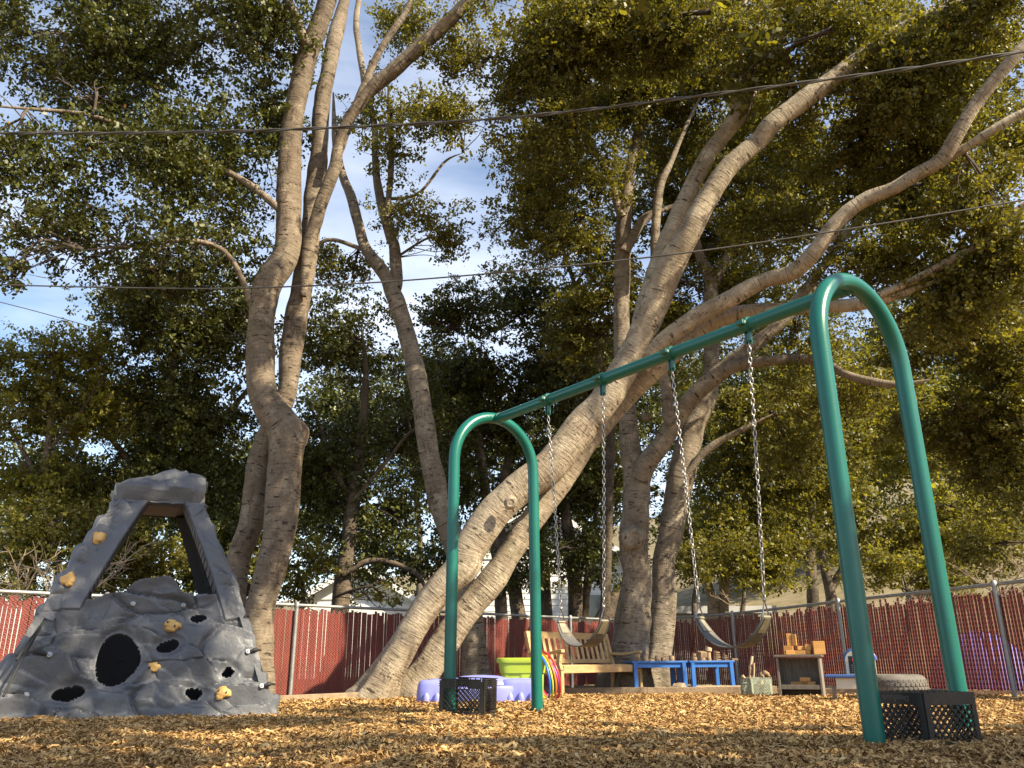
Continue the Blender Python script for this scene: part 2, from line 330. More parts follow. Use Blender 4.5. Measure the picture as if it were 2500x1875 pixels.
def chips():
    out = []
    for (y0, y1, dens, l0, l1) in ((2.2, 3.0, 5000, .014, .052), (3.0, 4.4, 13500, .012, .050), (4.4, 6.2, 8000, .016, .054), (6.2, 8.2, 3900, .024, .062), (8.2, 10.6, 2000, .032, .078)):
        hw = .66*y1+1.5; n = int(dens*2*hw*(y1-y0)); x = rng.uniform(-hw, hw, n); y = rng.uniform(y0, y1, n)
        ov = np.abs(x)-(.66*y+.15); k = (y < curb_y(x)-.03) & (rng.random(n) < np.clip(1-ov/.5, .30, 1)) & (np.abs(x) < 7.6); x, y = x[k], y[k]; n = len(x)
        Ln = l0+(l1-l0)*rng.random(n)**1.7; out.append(np.stack([x, y, Ln], 1))
    A = np.vstack(out); n = len(A); x, y, Ln = A.T
    lump = fbm(np.stack([x*5, y*5, x*0], -1), 9, 3)
    z = gz(x, y) + rng.uniform(-.004, .020, n) + .014*lump
    th = rng.uniform(0, 2*pi, n); tilt = rng.normal(0, .34, n); roll = rng.normal(0, .5, n)
    d = np.stack([np.cos(th)*np.cos(tilt), np.sin(th)*np.cos(tilt), np.sin(tilt)], 1)
    s0 = np.stack([-np.sin(th), np.cos(th), 0*th], 1); n0 = np.cross(d, s0)
    s = s0*np.cos(roll)[:, None] + n0*np.sin(roll)[:, None]; nn = np.cross(d, s)
    W = np.clip(Ln*rng.uniform(.11, .34, n), .0035, .0115)*np.where(y > 6.2, 1.35, 1); c = np.stack([x, y, z], 1); Lc = Ln[:, None]; Wc = W[:, None]
    j = lambda a=.3: (1+rng.uniform(-a, a, n))[:, None]
    bend = (rng.normal(0, .10, n)*Ln)[:, None]
    tp = rng.uniform(.15, 1, n)[:, None]
    P6 = np.stack([c-d*Lc*.5*j()-s*Wc*.5*j()-nn*bend, c-d*Lc*.5*j()+s*Wc*.5*j()-nn*bend, c+s*Wc*.55*j()+nn*bend, c-s*Wc*.55*j()+nn*bend,
                  c+d*Lc*.5*j()+s*Wc*.5*tp-nn*bend, c+d*Lc*.5*j()-s*Wc*.5*tp-nn*bend], 1)
    nr_ = (y < 4.3) & (np.abs(x) < .66*y+.3); A6 = P6[nr_]; B4 = P6[~nr_][:, [0, 1, 4, 5]]; na, nb_ = len(A6), len(B4)
    b = np.arange(na)[:, None]*6; F = np.stack([b+np.array([0, 1, 2, 3]), b+np.array([3, 2, 4, 5])], 1).reshape(-1, 4); b2 = na*6+np.arange(nb_)[:, None]*4+np.arange(4)[None]
    V = np.vstack([A6.reshape(-1, 3), B4.reshape(-1, 3)]); F = np.vstack([F, b2])
    tone = np.clip(rng.beta(2.2, 2.0, n)*.9+.08*lump+.03, 0, 1); tone[rng.random(n) < .06] = .04
    tag(np_mesh('wood_chip_mulch', V, F, M['chip'], attrs={'tone': np.concatenate([np.repeat(tone[nr_], 6), np.repeat(tone[~nr_], 4)])}), 'loose tan wood chips covering the playground floor', 'mulch', kind='stuff')
    return n
NCH = chips()
# timber edging round the mulch
tb = 0
for i in range(len(CURB)-1):
    p, q = CURB[i], CURB[i+1]; Ls = np.linalg.norm(q-p); m = max(1, round(Ls/2.6))
    for k in range(m):
        a = p+(q-p)*(k/m); b = p+(q-p)*((k+1)/m); e = unit(b-a)*.004; mid = (a+b)/2
        zt = float(gz(mid[0], mid[1]))
        mb = MB(); off = .008*((tb % 3)-1)
        mb.bar((a[0]+e[0], a[1]+e[1]+.03, zt+.0+off), (b[0]-e[0], b[1]-e[1]+.03, zt+.0-off*.6), .045, .16)
        o = mb.build('edging_board', M['timber'], bevel=.006, origin=(mid[0], mid[1]+.03, zt))
        lab = ['timber edging board running out of sight left of the climbing rock', 'timber edging board hidden behind the climbing rock', 'timber edging board between the climbing rock and the grey fence post', 'timber edging board in front of the two leaning trunks', 'timber edging board behind the green tub and lilac sandbox', 'timber edging board running behind the teak bench', 'timber edging board in front of the blue tables', 'timber edging board in front of the wooden shelf and tyre', 'timber edging board behind the upturned lettered crate', 'timber edging board at the far end of the shaded red fence', 'last timber edging board beyond the fence post']
        tag(o, lab[min(tb, 10)], 'edging board', 'timber edging boards round the mulch'); tb += 1
# ------------------------------------------------------------------ fences
slat_me = {}
def slat_mesh(h, hw=.0172):
    key = (round(h, 2), hw)
    if key not in slat_me:
        mb = MB(); mb.add([(-hw, 0, 0), (hw, 0, 0), (hw, 0, h), (-hw, 0, h), (-hw, .007, 0), (hw, .007, 0), (hw, .007, h), (-hw, .007, h)],
                          [(0, 1, 2, 3), (5, 4, 7, 6), (4, 0, 3, 7), (1, 5, 6, 2), (3, 2, 6, 7)])
        me = bpy.data.meshes.new('slat'); me.from_pydata(mb.V, [], mb.F); me.materials.append(M['slat']); slat_me[key] = me
    return slat_me[key]
def fence(name, pts, label, label_slat, tall=1.2, uneven=.03, gapw=.0455, hw=.0172):
    pts = [np.array(p, float) for p in pts]; base = pts[len(pts)//2].copy(); base[2] -= tall
    root = empty(name, base, label, 'fence')
    rail = np.array(pts); MB().tube(spline(rail, 10), .022, 10).build('top_rail', M['steel'], root, smooth=40)
    WV = []; WF = []; nb = 0; ns = 0
    for i, p in enumerate(pts):
        c = rail[min(i+1, len(pts)-1)]-rail[max(i-1, 0)]; nrm = unit((-c[1], c[0], 0));
        if nrm[1] > 0: nrm = -nrm
        MB().tube([p-nrm*-.035+np.array([0, 0, -tall-.3]), p-nrm*-.035+np.array([0, 0, .0])], .028, 12).build('post', M['steel'], root, smooth=40)
        MB().lathe([(.034, -.03), (.036, .0), (.030, .03), (.012, .045)], 12, c=p-nrm*-.035).build('post_cap', M['steel'], root, smooth=40)
    S = spline(rail, 24); seg = np.linalg.norm(np.diff(S, axis=0), axis=1); cum = np.concatenate([[0], np.cumsum(seg)]); tot = cum[-1]
    n = int(tot/gapw); tt = (np.arange(n)+.5)*gapw
    px = np.stack([np.interp(tt, cum, S[:, k]) for k in range(3)], 1); px2 = np.stack([np.interp(tt+.02, cum, S[:, k]) for k in range(3)], 1)
    for k in range(n):
        d = unit(px2[k]-px[k]); ang = math.atan2(d[1], d[0]); h = tall-.07-random.choice((0, .01, .02, .03, .05))*uneven/.03
        o = bpy.data.objects.new('slat', slat_mesh(h, hw)); col.objects.link(o); o.parent = root
        q = px[k]-base; o.location = (q[0], q[1], q[2]-tall+.03+random.uniform(-.008, .008)); o.rotation_euler = (random.uniform(-.006, .006), random.gauss(0, .0025), ang+random.uniform(-.05, .05))
    # chain link wires zigzagging past the slats
    m = int((tall-.02)/.026)
    for k in range(n):
        d = unit(px2[k]-px[k]); nrm = np.array([-d[1], d[0], 0]);
        if nrm[1] > 0: nrm = -nrm
        P = []
        for j in range(m+1):
            P.append(px[k] + d*(gapw/2*(1 if j % 2 else -1)) + np.array([0, 0, -.01-j*.026]) + nrm*(.012 if j % 2 else .009))
        P = np.array(P); r = .0022; a = nrm*r; b = d*r
        V = np.stack([P+a, P-a*.5+b, P-a*.5-b], 1).reshape(-1, 3); bb = len(WV)*0 + nb
        jj = np.arange(m)[:, None]*3+nb
        F = np.stack([np.hstack([jj+u, jj+v, jj+3+v, jj+3+u]) for u, v in ((0, 1), (1, 2), (2, 0))], 1).reshape(-1, 4)
        WV.append(V); WF.append(F); nb += len(V)
    tag(np_mesh('wire_mesh', np.vstack(WV), np.vstack(WF), M['wire'], root), kind='stuff')
    return root
FL = [onz(a, b, 1.12) for a, b in ((722, 1477), (1389, 1508))]
dl = unit(FL[1]-FL[0]); corner = np.array([2.36, 16.8, 1.12])
left_pts = [FL[0]-dl*5.0, FL[0]-dl*2.5, FL[0], (FL[0]+FL[1])/2, FL[1], corner]
fence('slatted_fence', left_pts, 'chain link fence with sunlit red slats behind the leaning trunks', '', hw=.0195)
right_pts = [corner+np.array([.03, -.05, 0]), np.array([3.82, 14.6, 1.13]), onz(2050, 1468, 1.17), onz(2432, 1426, 1.19), np.array([6.35, 7.2, 1.2])]
fence('slatted_fence', right_pts, 'shaded chain link fence with dark red slats behind the wooden shelf', '', uneven=.05)
# ------------------------------------------------------------------ neighbouring buildings
def clapboard(name, x0, x1, y0, h, depth, label, mwall, gable, eave=.35, ry=0.):
    root = empty(name, ((x0+x1)/2, y0, -.1), label, 'house')
    MB().box(((x0+x1)/2, y0+depth/2+.02, h/2-.1), (x1-x0-.02, depth-.04, h)).build('wall', mwall, root)
    nb = int(h/.17)
    for k in range(nb):
        z = -.1+k*.17; MB().add([(x0, y0+.01, z), (x1, y0+.01, z), (x1, y0-.022, z), (x0, y0-.022, z), (x0, y0+.01, z+.168), (x1, y0+.01, z+.168), (x1, y0-.004, z+.168), (x0, y0-.004, z+.168)], [(0, 1, 2, 3), (4, 7, 6, 5), (3, 2, 6, 7), (0, 3, 7, 4), (2, 1, 5, 6)]).build('siding_board', mwall, root)
    if gable:
        xm = (x0+x1)/2; hp = gable; e = eave
        MB().add([(x0, y0, h-.1), (x1, y0, h-.1), (xm, y0, h-.1+hp), (x0, y0+depth, h-.1), (x1, y0+depth, h-.1), (xm, y0+depth, h-.1+hp)], [(0, 1, 2), (3, 5, 4), (0, 3, 4, 1)]).build('gable', mwall, root)
        rf = None
        for s in (-1, 1):
            xe = xm+s*((x1-x0)/2+e); ze = h-.1-hp*e/((x1-x0)/2)
            mb = MB(); mb.add([(xe, y0-.35, ze), (xm, y0-.35, h-.1+hp), (xm, y0+depth+.3, h-.1+hp), (xe, y0+depth+.3, ze), (xe, y0-.35, ze+.12), (xm, y0-.35, h+.02+hp), (xm, y0+depth+.3, h+.02+hp), (xe, y0+depth+.3, ze+.12)], [(0, 3, 2, 1), (4, 5, 6, 7), (0, 1, 5, 4), (1, 2, 6, 5), (2, 3, 7, 6), (3, 0, 4, 7)])
            o = mb.build('roof', M['roof'], root)
            MB().bar((xe, y0-.37, ze+.03), (xm+s*.02, y0-.37, h-.05+hp), .03, .16).build('fascia', M['white'], o)
    else:
        xm = (x0+x1)/2
        MB().box((xm, y0+depth/2-.2, h-.0), (x1-x0+.6, depth+.7, .14)).build('roof', M['roof'], root)
        MB().box((xm, y0-.57, h-.02), (x1-x0+.62, .03, .18)).build('fascia', mwall, root)
    return root
hA = clapboard('clapboard_house', -1.9, 3.4, 25.0, 3.4, 7, 'white clapboard house seen between trunks behind the bench', M['white'], 1.6)
wn = MB(); wn.box((2.3, 24.97, 1.75), (.9, .03, 1.1)); wo = wn.build('window', M['white'], hA); MB().box((2.3, 24.945, 1.75), (.74, .02, .94)).build('pane', M['glass'], wo)
hB = clapboard('garage', -6.6, -3.2, 26.5, 2.35, 6, 'low white garage with grey roof behind the sunlit fence', M['white'], .95)
gd = MB().box((-4.9, 26.46, .95), (2.3, .04, 2.0)).build('garage_door', M['white'], hB)
M['stucco'] = mat('grey_stucco', (.42, .42, .42), (.36, .36, .37), scale=4, rough=.85)
clapboard('shed', 3.2, 6.4, 22.0, 1.6, 4, 'low grey shed behind the fence corner and double trunk', M['stucco'], 0)
# ------------------------------------------------------------------ trees
NLEAF = [0]
def limb_geo(pts, D, seg=None, root=False, seed=0, wob=1.):
    """pts: (x, y, width) in picture units at depth D (number or per-point list) -> world spine, radii"""
    n = len(pts); Ds = np.linspace(D[0], D[1], n) if isinstance(D, tuple) else (np.array(D, float) if isinstance(D, list) else np.full(n, float(D)))
    P = np.array([dat(p[0], p[1], Ds[i]) for i, p in enumerate(pts)])
    r = np.array([p[2]*K/2/FPX*((P[i]-_C)@_F) for i, p in enumerate(pts)])
    if root:
        d = P[0]-P[1]; d = d/max(abs(d[2]), .15)
        g = P[0]+d*max(P[0][2]+.12, .12); 
        P = np.vstack([P[0]+d*max(P[0][2]+.45, .45), g, P]); r = np.concatenate([[r[0]*1.5, r[0]*1.22], r])
    r[-1] *= .35
    return P, r
def limb_mesh(P, r, seg, seed, wob=1., root=False):
    PR = spline(np.column_stack([P, r]), 6); step = max(.05, PR[:, 3].mean()*.45)
    s = np.concatenate([[0], np.cumsum(np.linalg.norm(np.diff(PR[:, :3], axis=0), axis=1))]); m = max(4, int(s[-1]/step))
    t = np.linspace(0, s[-1], m); Q = np.stack([np.interp(t, s, PR[:, k]) for k in range(4)], 1)
    C, rr = Q[:, :3], np.maximum(Q[:, 3], .002)
    T = np.gradient(C, axis=0); T /= np.linalg.norm(T, axis=1, keepdims=True)+1e-9
    a = unit(np.cross(T[0], (0.3, 1, .2))); V = np.zeros((m, seg, 3)); B = np.zeros((m, seg, 3)); th = np.linspace(0, 2*pi, seg, endpoint=False)
    for i in range(m):
        a = unit(a-T[i]*(a@T[i])); b = np.cross(T[i], a)
        V[i] = np.cos(th)[:, None]*a + np.sin(th)[:, None]*b
        B[i] = np.stack([np.cos(th)*rr[i], np.sin(th)*rr[i], th*0+t[i]], 1)
    Bs = B+seed*3.17
    q = 1+wob*(.10*vnoise(Bs*np.array([2.5, 2.5, 1.6])/max(rr.mean()*5, .25), seed)+.045*vnoise(Bs*np.array([9, 9, 6]), seed+1)+.02*vnoise(Bs*np.array([14, 14, 38]), seed+2))
    if root:
        fl_ = np.exp(-np.maximum(t-.55, 0)/.35)[:, None]; q = q*(1+fl_*(.16*np.cos(3*th+seed)+.12*np.cos(5*th+2*seed)+.10)[None])
    q = q*(1+.02*np.sin(3*th[None]+t[:, None]*1.3+seed)+.02*np.sin(2*th[None]-t[:, None]*2+seed))
    V = C[:, None]+V*(rr[:, None]*q)[..., None]
    idx = np.arange(m*seg).reshape(m, seg); nx = np.roll(idx, -1, 1)
    F = np.stack([idx[:-1], nx[:-1], nx[1:], idx[1:]], -1).reshape(-1, 4)
    return V.reshape(-1, 3), F, Bs.reshape(-1, 3), C, rr
SEED = [0]
def limb(name, P, r, mt, parent, seg=None, wob=1.3):
    SEED[0] += 1; rm = r.max(); seg = seg or (26 if rm > .12 else 16 if rm > .05 else 9)
    V, F, B, C, rr = limb_mesh(P, r, seg, SEED[0], wob, name == 'trunk')
    o = np_mesh(name, V, F, mt, parent, attrs={'buv': B}, smooth=True); return o, C, rr
def spray_group():
    """node group: keeps the mesh leaves and sets a spray of small leaves on every loose spray point"""
    g = bpy.data.node_groups.new('leaf_sprays', 'GeometryNodeTree'); N = g.nodes.new; Lk = g.links.new
    g.interface.new_socket('Geometry', in_out='INPUT', socket_type='NodeSocketGeometry'); sL = g.interface.new_socket('Leaf length', in_out='INPUT', socket_type='NodeSocketFloat'); sM = g.interface.new_socket('Material', in_out='INPUT', socket_type='NodeSocketMaterial')
    g.interface.new_socket('Geometry', in_out='OUTPUT', socket_type='NodeSocketGeometry')
    gi = N('NodeGroupInput'); go = N('NodeGroupOutput')
    def rnd(kind, a, b, seed):
        r = N('FunctionNodeRandomValue'); r.data_type = kind; o = {'FLOAT_VECTOR': 0, 'FLOAT': 2, 'INT': 4}[kind]; r.inputs[o].default_value = a; r.inputs[o+1].default_value = b; r.inputs['Seed'].default_value = seed
        return r.outputs[{'FLOAT_VECTOR': 0, 'FLOAT': 1, 'INT': 2}[kind]]
    def vadd(a, b):
        m = N('ShaderNodeVectorMath'); Lk(a, m.inputs[0]); Lk(b, m.inputs[1]); return m.outputs[0]
    def store(geo, kind, dom, name, val):
        s = N('GeometryNodeStoreNamedAttribute'); s.data_type = kind; s.domain = dom; s.inputs['Name'].default_value = name; Lk(geo, s.inputs['Geometry']); Lk(val, s.inputs['Value']); return s.outputs[0]
    circ = N('GeometryNodeMeshCircle'); circ.fill_type = 'NGON'; circ.inputs['Vertices'].default_value = 6; circ.inputs['Radius'].default_value = .5
    tr = N('GeometryNodeTransform'); tr.inputs['Scale'].default_value = (1, .60, 1); Lk(circ.outputs['Mesh'], tr.inputs['Geometry'])
    sm = N('GeometryNodeSetMaterial'); Lk(tr.outputs[0], sm.inputs['Geometry']); Lk(gi.outputs['Material'], sm.inputs['Material'])
    jn = N('GeometryNodeJoinGeometry')
    for v in range(8):
        ln = N('GeometryNodeMeshLine'); ln.inputs['Count'].default_value = 30; ln.inputs['Offset'].default_value = (0, 0, 0)
        sp = N('GeometryNodeSetPosition'); Lk(ln.outputs[0], sp.inputs['Geometry'])
        Lk(vadd(vadd(rnd('FLOAT_VECTOR', (-2.6, 0, 0), (2.6, 0, 0), v*9+1), rnd('FLOAT_VECTOR', (-.8, -.9, -.65), (.8, .9, .65), v*9+2)), rnd('FLOAT_VECTOR', (-.6, -.7, -.5), (.6, .7, .5), v*9+3)), sp.inputs['Offset'])
        ip = N('GeometryNodeInstanceOnPoints'); Lk(sp.outputs[0], ip.inputs['Points']); Lk(sm.outputs[0], ip.inputs['Instance'])
        Lk(rnd('FLOAT_VECTOR', (-1.15, -1.15, 0), (1.15, 1.15, 6.283), v*9+4), ip.inputs['Rotation']); Lk(rnd('FLOAT', .36, 1.22, v*9+5), ip.inputs['Scale'])
        st = store(ip.outputs[0], 'FLOAT', 'INSTANCE', 'tone', rnd('FLOAT', .10, .74, v*9+6))
        ri = N('GeometryNodeRealizeInstances'); Lk(st, ri.inputs[0]); gt = N('GeometryNodeGeometryToInstance'); Lk(ri.outputs[0], gt.inputs[0]); Lk(gt.outputs[0], jn.inputs[0])
    na = N('GeometryNodeInputNamedAttribute'); na.data_type = 'FLOAT'; na.inputs['Name'].default_value = 'spray'
    sg = N('GeometryNodeSeparateGeometry'); sg.domain = 'POINT'; Lk(gi.outputs['Geometry'], sg.inputs['Geometry']); Lk(na.outputs[0], sg.inputs['Selection'])
    ii = N('GeometryNodeInstanceOnPoints'); Lk(sg.outputs['Selection'], ii.inputs['Points']); Lk(jn.outputs[0], ii.inputs['Instance']); ii.inputs['Pick Instance'].default_value = True
    Lk(rnd('INT', 0, 7, 91), ii.inputs['Instance Index']); Lk(rnd('FLOAT_VECTOR', (-.55, -.55, 0), (.55, .55, 6.283), 92), ii.inputs['Rotation'])
    mu = N('ShaderNodeMath'); mu.operation = 'MULTIPLY'; Lk(gi.outputs['Leaf length'], mu.inputs[0]); Lk(rnd('FLOAT', .75, 1.25, 93), mu.inputs[1]); Lk(mu.outputs[0], ii.inputs['Scale'])
    st = store(ii.outputs[0], 'FLOAT', 'INSTANCE', 'tone_shift', rnd('FLOAT', -.16, .20, 94))
    j2 = N('GeometryNodeJoinGeometry'); Lk(sg.outputs['Inverted'], j2.inputs[0]); Lk(st, j2.inputs[0]); Lk(j2.outputs[0], go.inputs[0])
    return g, sL.identifier, sM.identifier
SPRAY = spray_group()
REAL = .16; DENS = .74; LSC = .80
def leaf_cloud(blobs, L):
    """blobs: (centre, radii, n, _) -> a few mesh leaves, the spray points that carry the rest, and the clump hubs"""
    Cs = []; tn = []; hubs = []; SP = []
    for (c, r, n, sg) in blobs:
        n = int(n)
        if n < 60: continue
        ns = max(8, int(n*DENS/30)); m = ns*4; u = rng.normal(0, .56, (m, 3)); u = u[(u**2).sum(1) < 1.9]; cand = np.asarray(c)+u*np.asarray(r)
        f = .62*vnoise(cand*.85*(.06/L)**.5, 71)+.5*vnoise(cand*2.0*(.06/L)**.5, 72); wt = np.clip(f+.36, .02, 1)**1.3; ns = min(ns, len(cand)-1)
        sp = cand[rng.choice(len(cand), ns, replace=False, p=wt/wt.sum())]; hubs.append((np.asarray(c), sp))
        kr = rng.random(ns) < REAL; SP.append(sp[~kr]); sr = sp[kr]; nr_ = len(sr)*30; k = np.repeat(np.arange(len(sr)), 30)
        dv = rng.normal(0, 1, (len(sr), 3))*np.array([1, 1, .55]); dv /= np.linalg.norm(dv, axis=1, keepdims=True)+1e-9; dv *= (rng.uniform(2.5, 6.5, len(sr))*L)[:, None]
        Cs.append(sr[k]+dv[k]*rng.uniform(-.5, .5, nr_)[:, None]+rng.normal(0, 1, (nr_, 3))*L*.7*np.array([1, 1, .75])); tn.append(np.clip(.42+.14*rng.normal(0, 1, len(sr))[k]+.14*rng.normal(0, 1, nr_), 0, .955))
    C = np.vstack(Cs); tone = np.concatenate(tn); n = len(C); tone[rng.random(n) < .02] = .99; SP = np.vstack(SP)
    nn = rng.normal(0, 1, (n, 3))+np.array([0, 0, .55]); nn /= np.linalg.norm(nn, axis=1, keepdims=True)
    d = rng.normal(0, 1, (n, 3)); d -= nn*(d*nn).sum(1, keepdims=True); d /= np.linalg.norm(d, axis=1, keepdims=True); s = np.cross(nn, d)
    l = (L*LSC*rng.uniform(.6, 1.35, n))[:, None]; wd = l*rng.uniform(.26, .36, n)[:, None]
    V = np.stack([C-d*l*.5, C+s*wd-d*l*.06, C+d*l*.5-nn*l*.10, C-s*wd-d*l*.06], 1).reshape(-1, 3)
    F = np.arange(n*4, dtype=np.int32).reshape(-1, 4); NLEAF[0] += n+30*len(SP)
    return np.vstack([V, SP]), F, np.concatenate([np.repeat(tone, 4), np.zeros(len(SP))]), np.concatenate([np.zeros(n*4), np.ones(len(SP))]), hubs
def crown_obj(bl, L, mt, root):
    V, F, tone, spr, hubs = leaf_cloud(bl, L)
    o = tag(np_mesh('crown', V, F, mt, root, attrs={'tone': tone, 'spray': spr}), kind='stuff')
    m = o.modifiers.new('leaf_sprays', 'NODES'); m.node_group = SPRAY[0]; m[SPRAY[1]] = L; m[SPRAY[2]] = mt
    return hubs
def pblob(x, y, rx, ry, D, k, L, rd=None):
    c = dat(x, y, D); dep = (c-_C)@_F; s = K/FPX*dep; R = np.array([rx*s, rd or (rx+ry)*.5*s*.9, ry*s])
    la = L*L*.31*.5*.62/(s*s)
    return (c, R, k*pi*rx*ry/la, max(.10, L*2.1))
def twigs_mesh(hubs, skel, parent, mt, per=14, r0=.012):
    Vs = []; Fs = []; b = 0
    for (c, sp) in hubs:
        dk = np.linalg.norm(skel-c, axis=1); near = skel[dk.argmin()]; near = c+(near-c)*min(1., .9/max(dk.min(), .01))
        m1 = (near+c)/2+rng.normal(0, .12, 3)+np.array([0, 0, .1])
        paths = [(np.array([near, m1, c]), r0*2.3, r0*1.2)]
        for q in sp[rng.choice(len(sp), min(per, len(sp)), replace=False)]:
            st = c+(m1-c)*rng.random()*.7 if rng.random() < .6 else near+(m1-near)*rng.random()
            paths.append((np.array([st, (st+q)/2+rng.normal(0, .07, 3), q+rng.normal(0, .05, 3)]), r0*.9, r0*.25))
        for (P, ra, rb) in paths:
            P = spline(P, 5); n = len(P); T = np.gradient(P, axis=0); T /= np.linalg.norm(T, axis=1, keepdims=True)+1e-9
            a = np.cross(T, [.37, .21, .9]); a /= np.linalg.norm(a, axis=1, keepdims=True)+1e-9; e = np.cross(T, a); r = np.linspace(ra, rb, n)[:, None]
            V = np.stack([P+a*r, P-.5*a*r+.87*e*r, P-.5*a*r-.87*e*r], 1).reshape(-1, 3)
            j = np.arange(n-1)[:, None]*3+b
            Fs.append(np.stack([np.hstack([j+u, j+v, j+3+v, j+3+u]) for u, v in ((0, 1), (1, 2), (2, 0))], 1).reshape(-1, 4)); Vs.append(V); b += len(V)
    return tag(np_mesh('twigs', np.vstack(Vs), np.vstack(Fs), mt, parent), kind='stuff')
def tree(name, label, limbs, D, bark, blobs, leaf, L, group=None, cat='tree', twig='twigd', per=14, knots=(), tw=.012, shade_clumps=()):
    """limbs: list of (points, depth or None, is_root)"""
    P0, r0 = limb_geo(limbs[0][0], limbs[0][1] or D, root=limbs[0][2]); base = P0[1].copy() if limbs[0][2] else P0[0].copy()
    base[2] = float(hill(np.array(base[0]), np.array(base[1])))
    root = empty(name, base, label, cat, group); sk = []
    tr = None
    for i, (pts, d, rt) in enumerate(limbs):
        P, r = limb_geo(pts, d or D, root=rt)
        nm = 'trunk' if rt else 'limb'
        o, C, rr = limb(nm, P, r, M[bark], root); sk.append(C)
        if i == 0: tr = o
    sk = np.vstack(sk)
    for (x, y, rad, Dk) in knots:
        c = dat(x, y, Dk); v = unit(_C-c); a = unit(np.cross(v, (0, 0, 1))); b2 = np.cross(a, v); s = rad*K/FPX*((c-_C)@_F)
        Rm = np.stack([a, b2, v], 1); j = 1+.08*rng.normal(0, 1)
        mb = MB(Rm, c); mb.lathe([(s*1.7, -s*.9), (s*1.35, -.3*s), (s*1.05, -.02*s), (s*.85, .06*s), (s*.7, -.04*s), (s*.5, -.08*s), (s*.3, -.01*s), (s*.08, -.03*s)], 18, fn=lambda t, z: 1+.09*sin(2*t+x)+.05*sin(5*t))
        kn = mb.build('knot', M['cut'] if rad > 20 else M[bark], root, smooth=60); ka_ = kn.data.attributes.new('buv', 'FLOAT_VECTOR', 'POINT'); ka_.data.foreach_set('vector', (np.array(mb.V)@Rm).astype(np.float32).ravel())
    if blobs:
        bl = [pblob(*q[:6], L, *(q[6:7])) for q in blobs]+[(np.array(c), np.array(r), n, .1) for c, r, n in shade_clumps]
        hubs = crown_obj(bl, L, M[leaf], root)
        twigs_mesh(hubs[:len(blobs)], sk, root, M[twig], per, tw)
    return root
# double-stemmed tree behind the climbing rock
tree('oak_tree', 'grey double-stemmed tree with a sawn stub rising behind the climbing rock',
  [([(556, 1400, 66), (562, 1308, 64), (601, 1171, 68), (607, 1128, 70), (616, 1016, 72), (618, 941, 76), (586, 885, 70), (566, 829, 63), (562, 755, 58), (567, 680, 56), (580, 613, 60), (607, 568, 55), (622, 520, 52), (624, 400, 48), (628, 288, 45), (646, 192, 43), (668, 112, 44), (691, 48, 40), (706, 0, 38), (722, -90, 34), (730, -220, 26)], [10.2]*14+[10.1, 10, 9.9, 9.8, 9.7, 9.5, 9.2], True),
   ([(500, 1390, 56), (512, 1222, 52), (543, 1128, 50), (560, 997, 44), (590, 920, 42), (620, 848, 42), (626, 773, 47), (640, 680, 51), (659, 587, 47), (668, 520, 42), (676, 440, 42), (689, 340, 38), (696, 224, 34), (713, 128, 31), (736, 32, 28), (760, -70, 24)], 10.6, True),
   ([(655, 640, 16), (668, 530, 26), (697, 432, 28), (723, 362, 26), (741, 280, 24), (800, 195, 28), (851, 150, 31), (899, 106, 30), (947, 64, 28), (988, 26, 27), (1040, -30, 24), (1100, -110, 18)], (10.4, 9.3), False),
   ([(726, 350, 16), (768, 230, 16), (793, 170, 16), (819, 112, 15), (851, 64, 13), (876, 26, 12), (900, -40, 9)], (10.3, 10), False),
   ([(668, 100, 22), (655, 83, 21), (636, 32, 20), (612, -20, 18), (570, -100, 14)], (9.8, 9.5), False),
   ([(625, 470, 18), (540, 400, 15), (430, 340, 13), (330, 300, 11), (200, 250, 9), (60, 235, 7), (-60, 225, 5)], (10.2, 8.6), False),
   ([(560, 700, 16), (500, 560, 12), (420, 520, 10), (300, 530, 8), (180, 540, 6)], (10.2, 9.0), False)],
  10.2, 'bark1',
  [(120, 60, 190, 130, 9.0, 2.5), (420, 110, 200, 150, 9.8, 2.7), (560, 330, 90, 130, 10.6, 2.6), (60, 330, 150, 110, 8.7, 1.9), (260, 330, 160, 110, 9.3, 1.8), (430, 360, 130, 130, 9.8, 2.1), (40, 500, 120, 80, 8.8, 1.25), (240, 510, 160, 90, 9.4, 2.0), (430, 530, 120, 90, 10.0, 2.2), (600, 60, 90, 70, 9.8, 2.4), (330, -60, 330, 70, 9.0, 1.9), (210, 210, 110, 70, 9.2, 2.0), (30, 590, 50, 40, 8.6, 1.8), (330, 620, 110, 60, 10.4, 2.2)],
  'leafA', .062, knots=((634, 935, 21, 10.12), (622, 350, 11, 10.05)), per=22)
